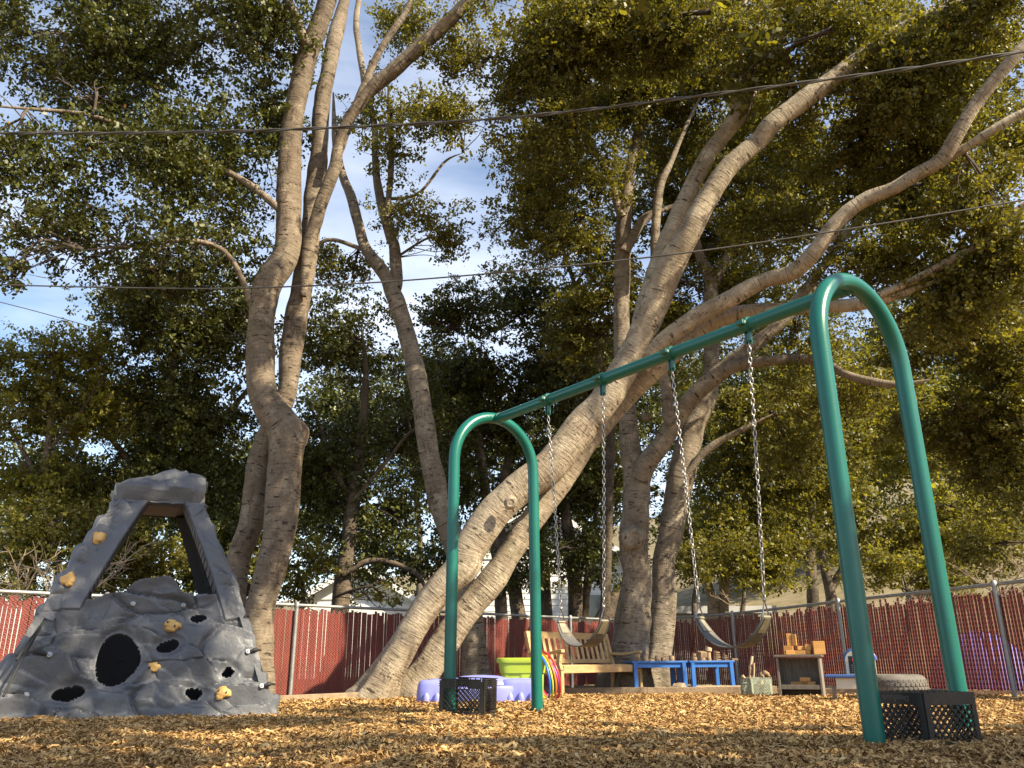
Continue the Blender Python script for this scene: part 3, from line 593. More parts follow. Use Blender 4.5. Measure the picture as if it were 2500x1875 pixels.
# slim forked tree
tree('oak_tree', 'slim forked tree with cracked bark rising behind the leaning trunks',
  [([(1025, 1475, 62), (1022, 1400, 58), (1012, 1330, 55), (990, 1200, 50), (960, 1110, 48), (942, 1054, 47), (924, 960, 43), (907, 848, 41), (887, 755, 39), (864, 672, 36), (849, 632, 35), (834, 598, 30), (801, 553, 26), (783, 520, 24), (761, 432, 21), (742, 384, 18), (724, 300, 14), (720, 200, 10)], 12.2, True),
   ([(850, 640, 28), (857, 598, 27), (851, 531, 24), (844, 512, 23), (819, 416, 20), (811, 352, 16), (809, 272, 14), (790, 190, 14), (774, 96, 14), (769, 48, 12), (775, 0, 11), (785, -80, 8)], 12.2, False),
   ([(835, 470, 14), (842, 400, 13), (846, 330, 13), (842, 240, 11), (838, 180, 8)], 12.1, False),
   ([(790, 540, 10), (700, 520, 8), (640, 600, 5)], 12.2, False), ([(815, 430, 8), (900, 420, 7), (960, 350, 5), (1000, 330, 3)], 12.2, False)],
  12.2, 'bark2',
  [(900, 470, 100, 55, 12.0, 1.5), (955, 530, 60, 35, 12, 1.7), (850, 330, 75, 60, 12, 1.15), (780, 260, 60, 60, 12.2, .9), (985, 260, 100, 70, 11.6, 2.0), (890, 240, 70, 40, 12, 1.5), (890, 60, 90, 60, 11.4, 2.1), (820, 170, 30, 40, 12, .8), (760, 600, 60, 50, 12.6, 1.5), (700, 560, 50, 40, 12.4, 1.6)],
  'leafB', .060, per=16)
# two great leaning trunks
tree('leaning_oak_tree', 'thick pale trunk leaning far right behind the far swing arch, forking high',
  [([(812, 1500, 84), (836, 1450, 74), (860, 1412, 66), (902, 1340, 64), (947, 1278, 65), (1003, 1222, 67), (1013, 1190, 68), (1063, 1112, 71), (1121, 1056, 68), (1178, 1018, 71), (1222, 965, 74), (1265, 912, 74), (1303, 872, 70), (1360, 775, 64), (1390, 715, 62), (1420, 645, 62), (1445, 585, 60), (1466, 540, 56), (1487, 505, 50), (1525, 435, 46), (1574, 362, 43), (1638, 304, 41), (1667, 269, 40), (1742, 212, 40), (1817, 157, 38), (1891, 101, 36), (1966, 56, 33), (2033, 22, 28), (2120, -30, 22)], [10.2]*12+list(np.linspace(10.1, 8.2, 17)), True),
   ([(1385, 700, 40), (1415, 590, 40), (1449, 499, 38), (1487, 416, 37), (1535, 329, 35), (1572, 280, 36), (1606, 230, 36), (1647, 134, 36), (1679, 80, 34), (1719, 19, 32), (1760, -60, 28), (1800, -150, 22)], (10.2, 9.4), False),
   ([(1580, 275, 18), (1586, 240, 17), (1598, 179, 15), (1601, 96, 14), (1608, 0, 13), (1612, -90, 9)], (9.9, 9.6), False),
   ([(1385, 790, 40), (1426, 741, 38), (1499, 687, 36), (1563, 652, 37), (1643, 610, 37), (1707, 591, 35), (1733, 572, 34), (1768, 534, 34), (1817, 470, 34), (1872, 429, 32), (1928, 407, 31), (1985, 373, 30), (2033, 347, 31), (2067, 291, 28), (2108, 224, 26), (2153, 168, 25), (2205, 108, 23), (2270, 40, 20)], (10.0, 7.4), False),
   ([(2020, 360, 24), (2060, 335, 22), (2097, 313, 20), (2134, 287, 19), (2205, 246, 18), (2280, 215, 14)], (8.3, 7.6), False)],
  10.2, 'bark3',
  [(1150, 250, 110, 100, 10.2, 4.0), (1110, 90, 170, 95, 9.8, 4.2), (1270, 60, 150, 90, 9.6, 4.5), (1500, 50, 170, 90, 9.6, 3.8), (1760, 60, 150, 100, 9.0, 3.8), (2010, 170, 150, 100, 8.6, 4.2), (2150, 30, 130, 70, 8.0, 4), (1840, 290, 140, 90, 9.4, 4.2), (2140, 420, 110, 90, 8.4, 4), (1960, 260, 130, 80, 9.0, 4.0), (1010, 130, 60, 60, 10.0, 2.2), (2090, 300, 130, 90, 9.4, 4),  (1960, 440, 130, 70, 9.8, 3.6)],
  'leafB', .058, knots=((1103, 1086, 9, 9.84),), per=18, shade_clumps=[((2.6, 6.6, 8.2), (1.1, .8, .6), 5200), ((.4, 7.8, 8.6), (1.0, .8, .6), 5200), ((1.6, 5.4, 8.6), (1.2, .8, .6), 5000), ((-1.2, 6.4, 8.8), (1.1, .9, .6), 4200)])  # crown clumps added above the frame to dapple the double-stemmed tree with shade
tree('leaning_oak_tree', 'second leaning trunk beneath the first, its limb sweeping right past the swing beam',
  [([(884, 1502, 76), (925, 1445, 62), (967, 1380, 58), (1014, 1315, 58), (1064, 1255, 56), (1100, 1198, 52), (1145, 1128, 49), (1188, 1076, 46), (1224, 1028, 43), (1265, 965, 42), (1303, 920, 42), (1350, 858, 46), (1403, 805, 46), (1483, 738, 42), (1551, 690, 37), (1627, 674, 34), (1692, 668, 32), (1771, 662, 30), (1851, 658, 28), (1930, 640, 22), (2040, 600, 16)], [10.55]*11+list(np.linspace(10.5, 9.0, 10)), True),
   ([(1700, 668, 20), (1745, 620, 22), (1790, 560, 20), (1830, 500, 15), (1880, 470, 10)], (10, 10.3), False),
   ([(1860, 655, 16), (1973, 605, 17), (2060, 560, 20), (2134, 519, 20), (2209, 448, 20), (2290, 400, 18)], (9.2, 8.2), False)],
  10.55, 'bark3',
  [(1900, 560, 150, 70, 9.6, 3.8), (2080, 650, 140, 100, 9.2, 4.5), (1680, 480, 110, 70, 10.6, 3.0), (2160, 560, 90, 80, 8.6, 3.8)],
  'leafB', .058, per=16)
# double trunk by the bench
tree('oak_tree', 'upright trunk with a round knot and forked top right of the bench',
  [([(1357, 1440, 84), (1360, 1394, 76), (1369, 1320, 74), (1376, 1246, 66), (1369, 1198, 63), (1372, 1113, 60), (1375, 1049, 60), (1372, 1010, 58), (1361, 964, 45), (1356, 887, 37), (1345, 800, 35), (1341, 680, 34), (1345, 560, 34), (1347, 480, 32), (1352, 430, 28), (1366, 340, 23), (1385, 265, 21), (1401, 208, 20), (1414, 160, 19), (1430, 121, 16), (1446, 93, 12), (1460, 20, 9)], 12.3, True),
   ([(1380, 1035, 46), (1399, 998, 45), (1437, 947, 40), (1471, 891, 39), (1514, 840, 39), (1565, 797, 39), (1608, 763, 35), (1642, 733, 30), (1690, 695, 24), (1760, 630, 18), (1840, 570, 12)], (12.2, 11.4), False),
   ([(1346, 470, 18), (1334, 448, 17), (1318, 384, 16), (1292, 339, 14), (1260, 288, 14), (1230, 220, 10)], 12.2, False),
   ([(1348, 545, 24), (1366, 512, 23), (1391, 474, 20), (1423, 457, 16), (1470, 440, 12)], 12.2, False),
   ([(1415, 560, 20), (1417, 480, 20), (1427, 400, 18), (1446, 358, 14), (1470, 300, 10), (1500, 235, 7), (1535, 170, 4)], 11.9, False),
   ([(1455, 915, 26), (1446, 898, 27), (1438, 833, 25), (1428, 795, 22), (1420, 740, 14)], 11.9, False),
   ([(1560, 808, 26), (1595, 789, 26), (1659, 780, 24), (1766, 778, 22), (1819, 805, 18), (1868, 821, 18), (1941, 831, 15), (2010, 820, 9)], (11.8, 10.5), False)],
  12.3, 'bark2',
  [(1230, 360, 130, 100, 12.0, 3.2), (1170, 500, 110, 80, 12.2, 2.4), (1350, 180, 110, 90, 11.6, 4), (1270, 210, 90, 70, 11.8, 3.6), (1450, 260, 80, 110, 12.6, 3), (1240, 520, 80, 60, 12.4, 2.0), (1800, 850, 120, 60, 11.6, 3), (1560, 180, 90, 80, 12, 3.4)],
  'leafB', .058, knots=((1366, 1163, 17, 11.93), (1395, 900, 6, 12.1)), per=16)
tree('oak_tree', 'trunk growing close behind the knotted trunk, curving right above the blue tables',
  [([(1416, 1440, 66), (1420, 1394, 58), (1428, 1320, 60), (1434, 1246, 55), (1437, 1198, 53), (1458, 1113, 55), (1471, 1028, 54), (1493, 942, 50), (1514, 891, 45), (1532, 844, 38), (1537, 767, 31), (1534, 690, 30), (1535, 639, 30), (1534, 601, 28), (1515, 560, 22), (1502, 510, 19), (1500, 420, 14), (1510, 330, 9)], 12.9, True),
   ([(1536, 620, 22), (1556, 590, 20), (1580, 530, 17), (1605, 440, 14), (1630, 380, 10)], 12.9, False),
   ([(1470, 1040, 18), (1530, 970, 16), (1600, 930, 12), (1680, 890, 8)], (12.8, 12.2), False)],
  12.9, 'bark2',
  [(1400, 640, 90, 70, 13.2, 2.4), (1590, 640, 110, 60, 13.2, 2.6), (1640, 440, 100, 90, 12.6, 2.6), (1500, 700, 90, 60, 13.4, 2.6), (1280, 640, 90, 70, 13.3, 2.8), (1560, 380, 80, 60, 12.8, 2.4), (1700, 950, 90, 70, 12.6, 2.2), (1250, 740, 80, 60, 13.6, 3)],
  'leafB', .060, per=16)
# background trees and shrubs
tree('background_oak_tree', 'dark thin-stemmed tree behind the fence between climbing rock and leaning trunks',
  [([(733, 1330, 38), (742, 1250, 36), (758, 1130, 32), (772, 1010, 24), (785, 900, 18), (790, 800, 12), (780, 700, 8)], 14.6, True),
   ([(772, 1100, 14), (720, 1010, 12), (690, 920, 8), (660, 860, 5)], 14.6, False), ([(765, 1080, 10), (840, 990, 9), (890, 930, 6), (960, 900, 4)], 14.4, False), ([(740, 1240, 14), (810, 1210, 12), (900, 1240, 10), (930, 1310, 8)], 14.4, False)],
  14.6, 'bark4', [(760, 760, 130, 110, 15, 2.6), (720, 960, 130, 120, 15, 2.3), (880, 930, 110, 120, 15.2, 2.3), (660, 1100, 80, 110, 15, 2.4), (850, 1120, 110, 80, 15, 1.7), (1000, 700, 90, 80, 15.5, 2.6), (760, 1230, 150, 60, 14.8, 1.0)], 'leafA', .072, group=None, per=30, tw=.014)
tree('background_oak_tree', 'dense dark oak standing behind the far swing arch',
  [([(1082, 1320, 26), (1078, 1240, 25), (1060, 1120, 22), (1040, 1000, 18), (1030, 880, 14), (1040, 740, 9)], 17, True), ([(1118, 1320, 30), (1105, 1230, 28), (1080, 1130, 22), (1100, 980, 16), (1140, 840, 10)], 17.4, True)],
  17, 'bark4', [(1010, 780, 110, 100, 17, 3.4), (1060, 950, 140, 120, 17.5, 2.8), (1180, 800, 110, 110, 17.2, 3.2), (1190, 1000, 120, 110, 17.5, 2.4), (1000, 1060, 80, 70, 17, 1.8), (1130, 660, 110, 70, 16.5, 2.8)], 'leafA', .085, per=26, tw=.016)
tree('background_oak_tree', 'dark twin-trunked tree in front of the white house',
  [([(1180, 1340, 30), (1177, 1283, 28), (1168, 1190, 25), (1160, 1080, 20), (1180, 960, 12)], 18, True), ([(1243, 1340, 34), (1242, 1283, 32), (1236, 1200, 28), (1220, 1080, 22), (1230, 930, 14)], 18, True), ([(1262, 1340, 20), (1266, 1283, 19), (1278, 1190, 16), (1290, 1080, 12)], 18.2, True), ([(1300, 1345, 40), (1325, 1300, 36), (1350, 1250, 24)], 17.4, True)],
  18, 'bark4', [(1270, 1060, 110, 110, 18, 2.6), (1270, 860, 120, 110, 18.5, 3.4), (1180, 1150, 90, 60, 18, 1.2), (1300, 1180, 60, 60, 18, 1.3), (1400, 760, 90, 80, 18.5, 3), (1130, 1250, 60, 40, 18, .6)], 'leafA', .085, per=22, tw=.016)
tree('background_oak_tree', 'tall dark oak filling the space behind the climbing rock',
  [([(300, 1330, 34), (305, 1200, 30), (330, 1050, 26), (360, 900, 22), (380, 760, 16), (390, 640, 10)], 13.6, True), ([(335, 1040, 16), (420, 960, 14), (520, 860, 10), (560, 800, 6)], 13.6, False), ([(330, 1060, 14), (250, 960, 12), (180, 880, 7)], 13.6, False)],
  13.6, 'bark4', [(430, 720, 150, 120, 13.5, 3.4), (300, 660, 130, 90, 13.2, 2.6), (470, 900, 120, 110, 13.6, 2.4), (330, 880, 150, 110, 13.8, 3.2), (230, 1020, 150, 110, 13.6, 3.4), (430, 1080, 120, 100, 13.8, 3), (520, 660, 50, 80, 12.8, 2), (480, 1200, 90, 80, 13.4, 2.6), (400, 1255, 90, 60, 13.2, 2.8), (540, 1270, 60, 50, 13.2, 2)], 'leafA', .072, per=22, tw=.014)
tree('background_tree', 'yellow-green feathery tree left of the climbing rock',
  [([(60, 1330, 26), (70, 1200, 22), (90, 1060, 18), (110, 920, 14), (120, 800, 9), (110, 720, 5)], 12.4, True), ([(90, 1050, 10), (30, 940, 8), (-30, 860, 5)], 12.4, False), ([(100, 980, 9), (180, 880, 7), (230, 800, 4)], 12.4, False)],
  12.4, 'bark4', [(90, 790, 130, 70, 12.4, 2.2), (50, 900, 130, 80, 12.4, 2.2), (170, 900, 110, 80, 12.8, 2.4), (60, 1030, 130, 90, 12.6, 3), (180, 760, 90, 60, 12.6, 2), (-40, 760, 60, 80, 12, 2)], 'leafC', .060, per=26)
tree('shrub', 'dense olive shrub hugging the fence left of the climbing rock',
  [([(120, 1330, 20), (125, 1240, 16), (110, 1150, 12), (90, 1080, 6)], 11.6, True), ([(118, 1240, 12), (200, 1180, 9), (270, 1120, 5)], 11.6, False)],
  11.6, 'bark4', [(80, 1170, 120, 90, 11.7, 3), (230, 1190, 110, 80, 11.9, 3), (130, 1280, 170, 50, 11.6, 2), (330, 1220, 90, 70, 12.2, 2.6)], 'leafB', .058, cat='shrub', per=18)
tree('shrub', 'small leafy shrub beside the sawn tree, above the fence rail',
  [([(650, 1330, 12), (655, 1280, 10), (640, 1220, 6)], 13.4, True)], 13.4, 'bark4', [(660, 1270, 60, 40, 13.4, 1.6), (690, 1220, 50, 50, 13.6, 1.5), (560, 1230, 50, 60, 12.8, 2), (830, 1290, 60, 25, 14.2, .8)], 'leafC', .062, cat='shrub')
# right-hand mass of foliage
tree('hillside_oak_tree', 'broad oak on the slope between the chains and the near swing arch',
  [([(1542, 1345, 24), (1540, 1300, 22), (1530, 1240, 17), (1560, 1130, 13), (1580, 1000, 8)], 19, True), ([(1562, 1345, 24), (1563, 1300, 22), (1575, 1220, 17), (1640, 1110, 12)], 19, False)],
  19, 'bark2', [(1580, 1150, 110, 90, 19, 3), (1650, 1020, 130, 110, 19, 3.6), (1620, 880, 100, 90, 18, 3), (1560, 1240, 60, 30, 18.6, 1.3), (1760, 980, 110, 100, 19, 3.6), (1700, 1170, 100, 70, 18.6, 2.8)], 'leafB', .088, per=18, tw=.016)
tree('hillside_oak_tree', 'fork-trunked oak on the dry slope seen through the near swing arch',
  [([(1756, 1330, 26), (1754, 1264, 24), (1750, 1190, 20), (1760, 1080, 12)], 21, True), ([(1795, 1345, 26), (1795, 1290, 24), (1780, 1220, 17), (1760, 1150, 12)], 21.5, True), ([(1796, 1270, 18), (1825, 1220, 15), (1860, 1150, 10)], 21.5, False)],
  21, 'bark4', [(1820, 1100, 130, 100, 22, 3.4), (1930, 950, 150, 130, 22, 4), (1960, 1180, 110, 60, 22, 3), (1830, 830, 130, 80, 21, 3.6), (2060, 1090, 120, 100, 21, 3.6)], 'leafC', .095, per=18, tw=.018)
tree('hillside_oak_tree', 'leafy oak hanging over the shaded fence right of the near swing arch',
  [([(2260, 1330, 34), (2250, 1200, 30), (2230, 1000, 26), (2220, 800, 20), (2200, 640, 12)], 13, True), ([(2235, 1030, 14), (2140, 930, 11), (2050, 860, 7)], (13, 12.4), False), ([(2225, 850, 14), (2120, 760, 10), (2020, 720, 6)], (13, 12), False)],
  13, 'bark4', [(2140, 800, 120, 120, 12.6, 3.6), (2170, 1010, 100, 120, 13, 3.4), (2040, 900, 110, 110, 13.4, 3), (2110, 1180, 100, 70, 14, 2), (2180, 680, 90, 90, 11.6, 2.4), (2000, 750, 110, 80, 13, 3.4), (2240, 900, 80, 150, 12, 1.8), (2420, 1010, 110, 150, 14, 1.2)], 'leafB', .066, per=18)
tree('bush', 'sunlit yellow-green bush on the slope behind the shaded fence',
  [([(1960, 1345, 14), (1965, 1300, 12), (1950, 1240, 7)], 18, True)], 18, 'bark4', [(1930, 1230, 90, 50, 18, 2.6), (2030, 1250, 70, 40, 18.4, 2.4), (1990, 1290, 120, 22, 18, 1.2)], 'leafC', .080, cat='bush')
tree('bush', 'round sunlit bush above the fence corner right of the double trunk',
  [([(1600, 1345, 12), (1605, 1310, 10), (1610, 1250, 6)], 17.6, True)], 17.6, 'bark4', [(1620, 1230, 70, 50, 17.6, 2.6), (1690, 1250, 50, 36, 18, 1.6)], 'leafC', .078, cat='bush')
tree('background_oak_tree', 'tall oak whose crown fills the gaps behind the forked trunks',
  [([(1306, 1330, 22), (1312, 1200, 21), (1318, 1000, 19), (1330, 800, 17), (1400, 620, 14), (1470, 480, 11), (1560, 320, 8)], 15.5, True), ([(1322, 860, 12), (1270, 700, 10), (1210, 520, 8), (1180, 420, 5)], 15.2, False), ([(1400, 620, 12), (1560, 520, 11), (1700, 420, 9), (1880, 300, 6)], (15.2, 12.5), False)],
  15.5, 'bark4', [(1190, 400, 80, 110, 14.5, 2.2), (1290, 570, 90, 70, 14.5, 2.4), (1400, 380, 110, 120, 14.8, 2.6), (1500, 520, 100, 90, 15, 2.6), (1620, 570, 100, 80, 15, 2.6), (1560, 300, 110, 110, 14.5, 2.6), (1700, 300, 120, 110, 13.5, 2.8), (1800, 430, 120, 90, 13, 2.8), (1930, 340, 120, 100, 12, 2.6), (1450, 110, 150, 100, 13, 2.8), (1650, 130, 150, 110, 12.5, 2.8), (1850, 110, 150, 100, 11.5, 2.8), (2060, 300, 120, 110, 11, 2.6), (1250, 130, 120, 100, 13, 2.6), (2140, 130, 110, 100, 10.4, 2.6), (1720, 720, 110, 80, 15, 2.4), (1450, 760, 90, 70, 15.5, 2.4)], 'leafB', .072, per=16, tw=.014)
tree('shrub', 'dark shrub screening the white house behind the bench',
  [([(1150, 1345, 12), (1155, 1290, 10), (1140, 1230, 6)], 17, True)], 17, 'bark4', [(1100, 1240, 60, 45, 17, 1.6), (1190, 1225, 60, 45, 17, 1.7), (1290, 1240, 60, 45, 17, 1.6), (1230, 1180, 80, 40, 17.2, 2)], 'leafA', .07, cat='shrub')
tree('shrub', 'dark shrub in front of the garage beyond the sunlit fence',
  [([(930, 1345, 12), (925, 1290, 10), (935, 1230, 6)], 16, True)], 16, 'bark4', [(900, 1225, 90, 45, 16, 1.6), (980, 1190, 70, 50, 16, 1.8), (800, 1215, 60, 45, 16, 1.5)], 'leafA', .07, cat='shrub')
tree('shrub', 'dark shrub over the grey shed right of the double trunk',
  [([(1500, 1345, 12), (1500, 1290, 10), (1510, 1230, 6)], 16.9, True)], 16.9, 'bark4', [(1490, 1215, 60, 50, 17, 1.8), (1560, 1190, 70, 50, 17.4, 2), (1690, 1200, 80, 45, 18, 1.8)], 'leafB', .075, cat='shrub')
# far wooded ridge that closes the view
for (nm, lb, x, D, bl) in (
    ('distant_tree', 'far tree behind the garage roof and dark stems', 900, 34, [(880, 1000, 150, 110, 34, 2.6), (760, 880, 150, 110, 34, 2.6), (960, 860, 120, 110, 34, 2.4), (880, 1160, 110, 70, 34, 1.8), (690, 1080, 110, 120, 34, 2.2)]),
    ('distant_tree', 'far tree rising behind the white house roof', 1180, 36, [(1150, 950, 150, 130, 36, 2), (1300, 950, 130, 150, 36, 2.2), (1330, 760, 120, 100, 36, 2.2), (1200, 1100, 110, 70, 36, 1.2)]),
    ('distant_tree', 'far oak on the ridge behind the chains of the near swing', 1640, 36, [(1520, 900, 150, 150, 36, 2.4), (1700, 850, 150, 150, 36, 2.4), (1600, 1120, 170, 110, 36, 2.4), (1500, 1150, 90, 100, 36, 2)]),
    ('distant_tree', 'far oak high on the ridge right of the near swing arch', 2000, 34, [(1900, 950, 170, 200, 34, 2.4), (2120, 950, 150, 220, 34, 2.4), (2000, 720, 170, 110, 34, 2.2), (2150, 1180, 120, 80, 30, 2)]),
    ('distant_tree', 'far tree showing through the shrubs left of the climbing rock', 300, 30, [(150, 1080, 190, 130, 30, 2.5), (420, 1100, 150, 140, 30, 2.6), (300, 900, 150, 90, 30, 1.6), (560, 1080, 100, 140, 30, 2.4)])):
    tree(nm, lb, [([(x, 1350, 14), (x+8, 1200, 12), (x, 1050, 10), (x+10, 900, 6)], D, True)], D, 'bark4', bl, 'leafA', .15, per=10, tw=.03)
# unseen tree added beyond the right edge of frame, its clumps placed for shade
def added_shade_tree(x, y, h, label, blobs, L=.085):
    root = empty('added_shade_tree', (x, y, -.1), label, 'tree')
    C_ = limb('trunk', np.array([[x, y, -.4], [x, y, .2], [x+.1, y, h*.4], [x, y+.1, h*.7], [x+.1, y, h]]), np.array([.3, .24, .2, .14, .05]), M['bark2'], root)[1]
    hubs = crown_obj([(np.array(c), np.array(r), n, .2) for c, r, n in blobs], L, M['leafB'], root)
    twigs_mesh(hubs, C_, root, M['twigd'], 8, .02)
S_ = sdir/sdir[2]
def shade_blob(gx, gy, gz0, h, r, n):        # added crown clump at height h, sunward of the point it shades
    return (np.array([gx, gy, gz0])+S_*(h-gz0), r, n)
added_shade_tree(8.5, 1.0, 7, 'unseen tree added right of the playground to shade foreground, climbing rock and trunks', [
    shade_blob(x, y, z, h, r, n) for x, y, z, h, r, n in (
    (-.6, 2.9, 0, 4.8, (1.0, .6, .5), 2900), (.7, 3.0, 0, 4.6, (1.0, .6, .5), 2900), (2.0, 2.9, 0, 4.4, (.9, .6, .5), 2600), (-1.9, 3.5, 0, 5.0, (1.0, .7, .5), 2900), (-.5, 3.8, 0, 5.0, (.7, .35, .4), 1700), (1.9, 3.5, .2, 4.6, (.7, .45, .4), 2600), (3.0, 3.9, 0, 4.6, (.7, .5, .5), 2400), (1.6, 3.95, .55, 4.8, (.35, .35, .35), 1100),
    (-2.4, 4.9, 0, 5.6, (1.0, .6, .5), 3600), (-1.5, 5.7, 0, 5.8, (.5, .4, .3), 1000), (-2.6, 6.2, .2, 6.6, (.9, .7, .5), 2600), (-3.2, 6.6, 1.0, 7.0, (.9, .7, .6), 2900), (-2.6, 6.8, 1.5, 7.4, (.8, .7, .6), 3400), (-1.5, 7.2, 0, 6.6, (.5, .5, .4), 1300), (-3.3, 10, 1.6, 7.2, (.6, .6, .5), 2200), (-3.3, 10, 3.0, 7.8, (.6, .6, .5), 2200), (-3.3, 10, 4.6, 8.6, (.5, .5, .5), 1300), (-1.7, 12.2, 3.0, 8.0, (.6, .6, .5), 1800), (-2.0, 12.2, 5.0, 9.0, (.5, .6, .5), 1400))], L=.11)
# ------------------------------------------------------------------ swing set
A2 = np.array([-.15, 6.85]); B2 = np.array([1.94, 4.19]); TR = .047; ZT = 2.44-TR; AW = .425
u2 = unit(B2-A2); n2 = np.array([-u2[1], u2[0]]); n2 = n2 if n2[0] > 0 else -n2
U3 = np.array([u2[0], u2[1], 0]); N3 = np.array([n2[0], n2[1], 0])
swing = empty('swing_set', (float((A2[0]+B2[0])/2), float((A2[1]+B2[1])/2), 0), 'teal tubular swing set with two arched ends and a crossbeam', 'swing set')
def arch(c):
    z0 = float(gz(c[0], c[1])); P = []
    c3 = np.array([c[0], c[1], 0]); R = AW; zc = ZT-R*1.02
    for s in np.linspace(-.35, zc, 16): P.append(c3-N3*(AW+.006*(1-s/zc))+np.array([0, 0, s]))
    for t in np.linspace(0, pi, 28)[1:-1]: P.append(c3-N3*R*cos(t)+np.array([0, 0, zc+R*1.02*sin(t)]))
    for s in np.linspace(zc, -.35, 16): P.append(c3+N3*(AW+.006*(1-s/zc))+np.array([0, 0, s]))
    return np.array(P)
for c in (A2, B2):
    MB().tube(arch(c), TR, 24).build('arch_frame', M['green'], swing, smooth=50)
a3 = np.array([A2[0], A2[1], ZT-.012]); b3 = np.array([B2[0], B2[1], ZT-.012])
MB().tube([a3+U3*.01, (a3+b3)/2, b3-U3*.01], .043, 22).build('crossbeam', M['green'], swing, smooth=50)
for e, s in ((a3, 1), (b3, -1)):
    MB().tube([e+U3*s*.035, e+U3*s*.075], .047, 22).build('weld_collar', M['green'], swing, smooth=50)
def beam_pt(px, py):
    t = np.linspace(0, 1, 400); Q = a3+(b3-a3)*t[:, None]; k = np.abs(proj(Q)[:, 0]-px).argmin(); return Q[k]
HX = [beam_pt(x*K, 0) for x in (1183, 1301, 1449, 1614)]
for i, h in enumerate(HX):
    mb = MB(); mb.tube([h-U3*.026, h-U3*.022, h+U3*.022, h+U3*.026], [.049, .053, .053, .049], 20)
    o = mb.build('beam_clamp', M['greend'], swing, smooth=40)
    for s in (-1, 1):
        MB().box(h+N3*s*.058, (.055, .055, .03), rotz(math.atan2(u2[1], u2[0]))).build('clamp_lug', M['greend'], o, bevel=.004)
        MB().tube([h-N3*s*.062+U3*.030, h-N3*s*.062-U3*.036], .009, 8).build('bolt', M['steel'], o, smooth=40)
    mb = MB()
    for s in (-1, 1): mb.bar(h+U3*s*.014+[0, 0, -.04], h+U3*s*.011+[0, 0, -.125], .034, .008, up=U3)
    mb.tube([h-U3*.026+[0, 0, -.112], h+U3*.026+[0, 0, -.112]], .009, 10)
    mb.build('hanger_yoke', M['greend'], o, smooth=40)
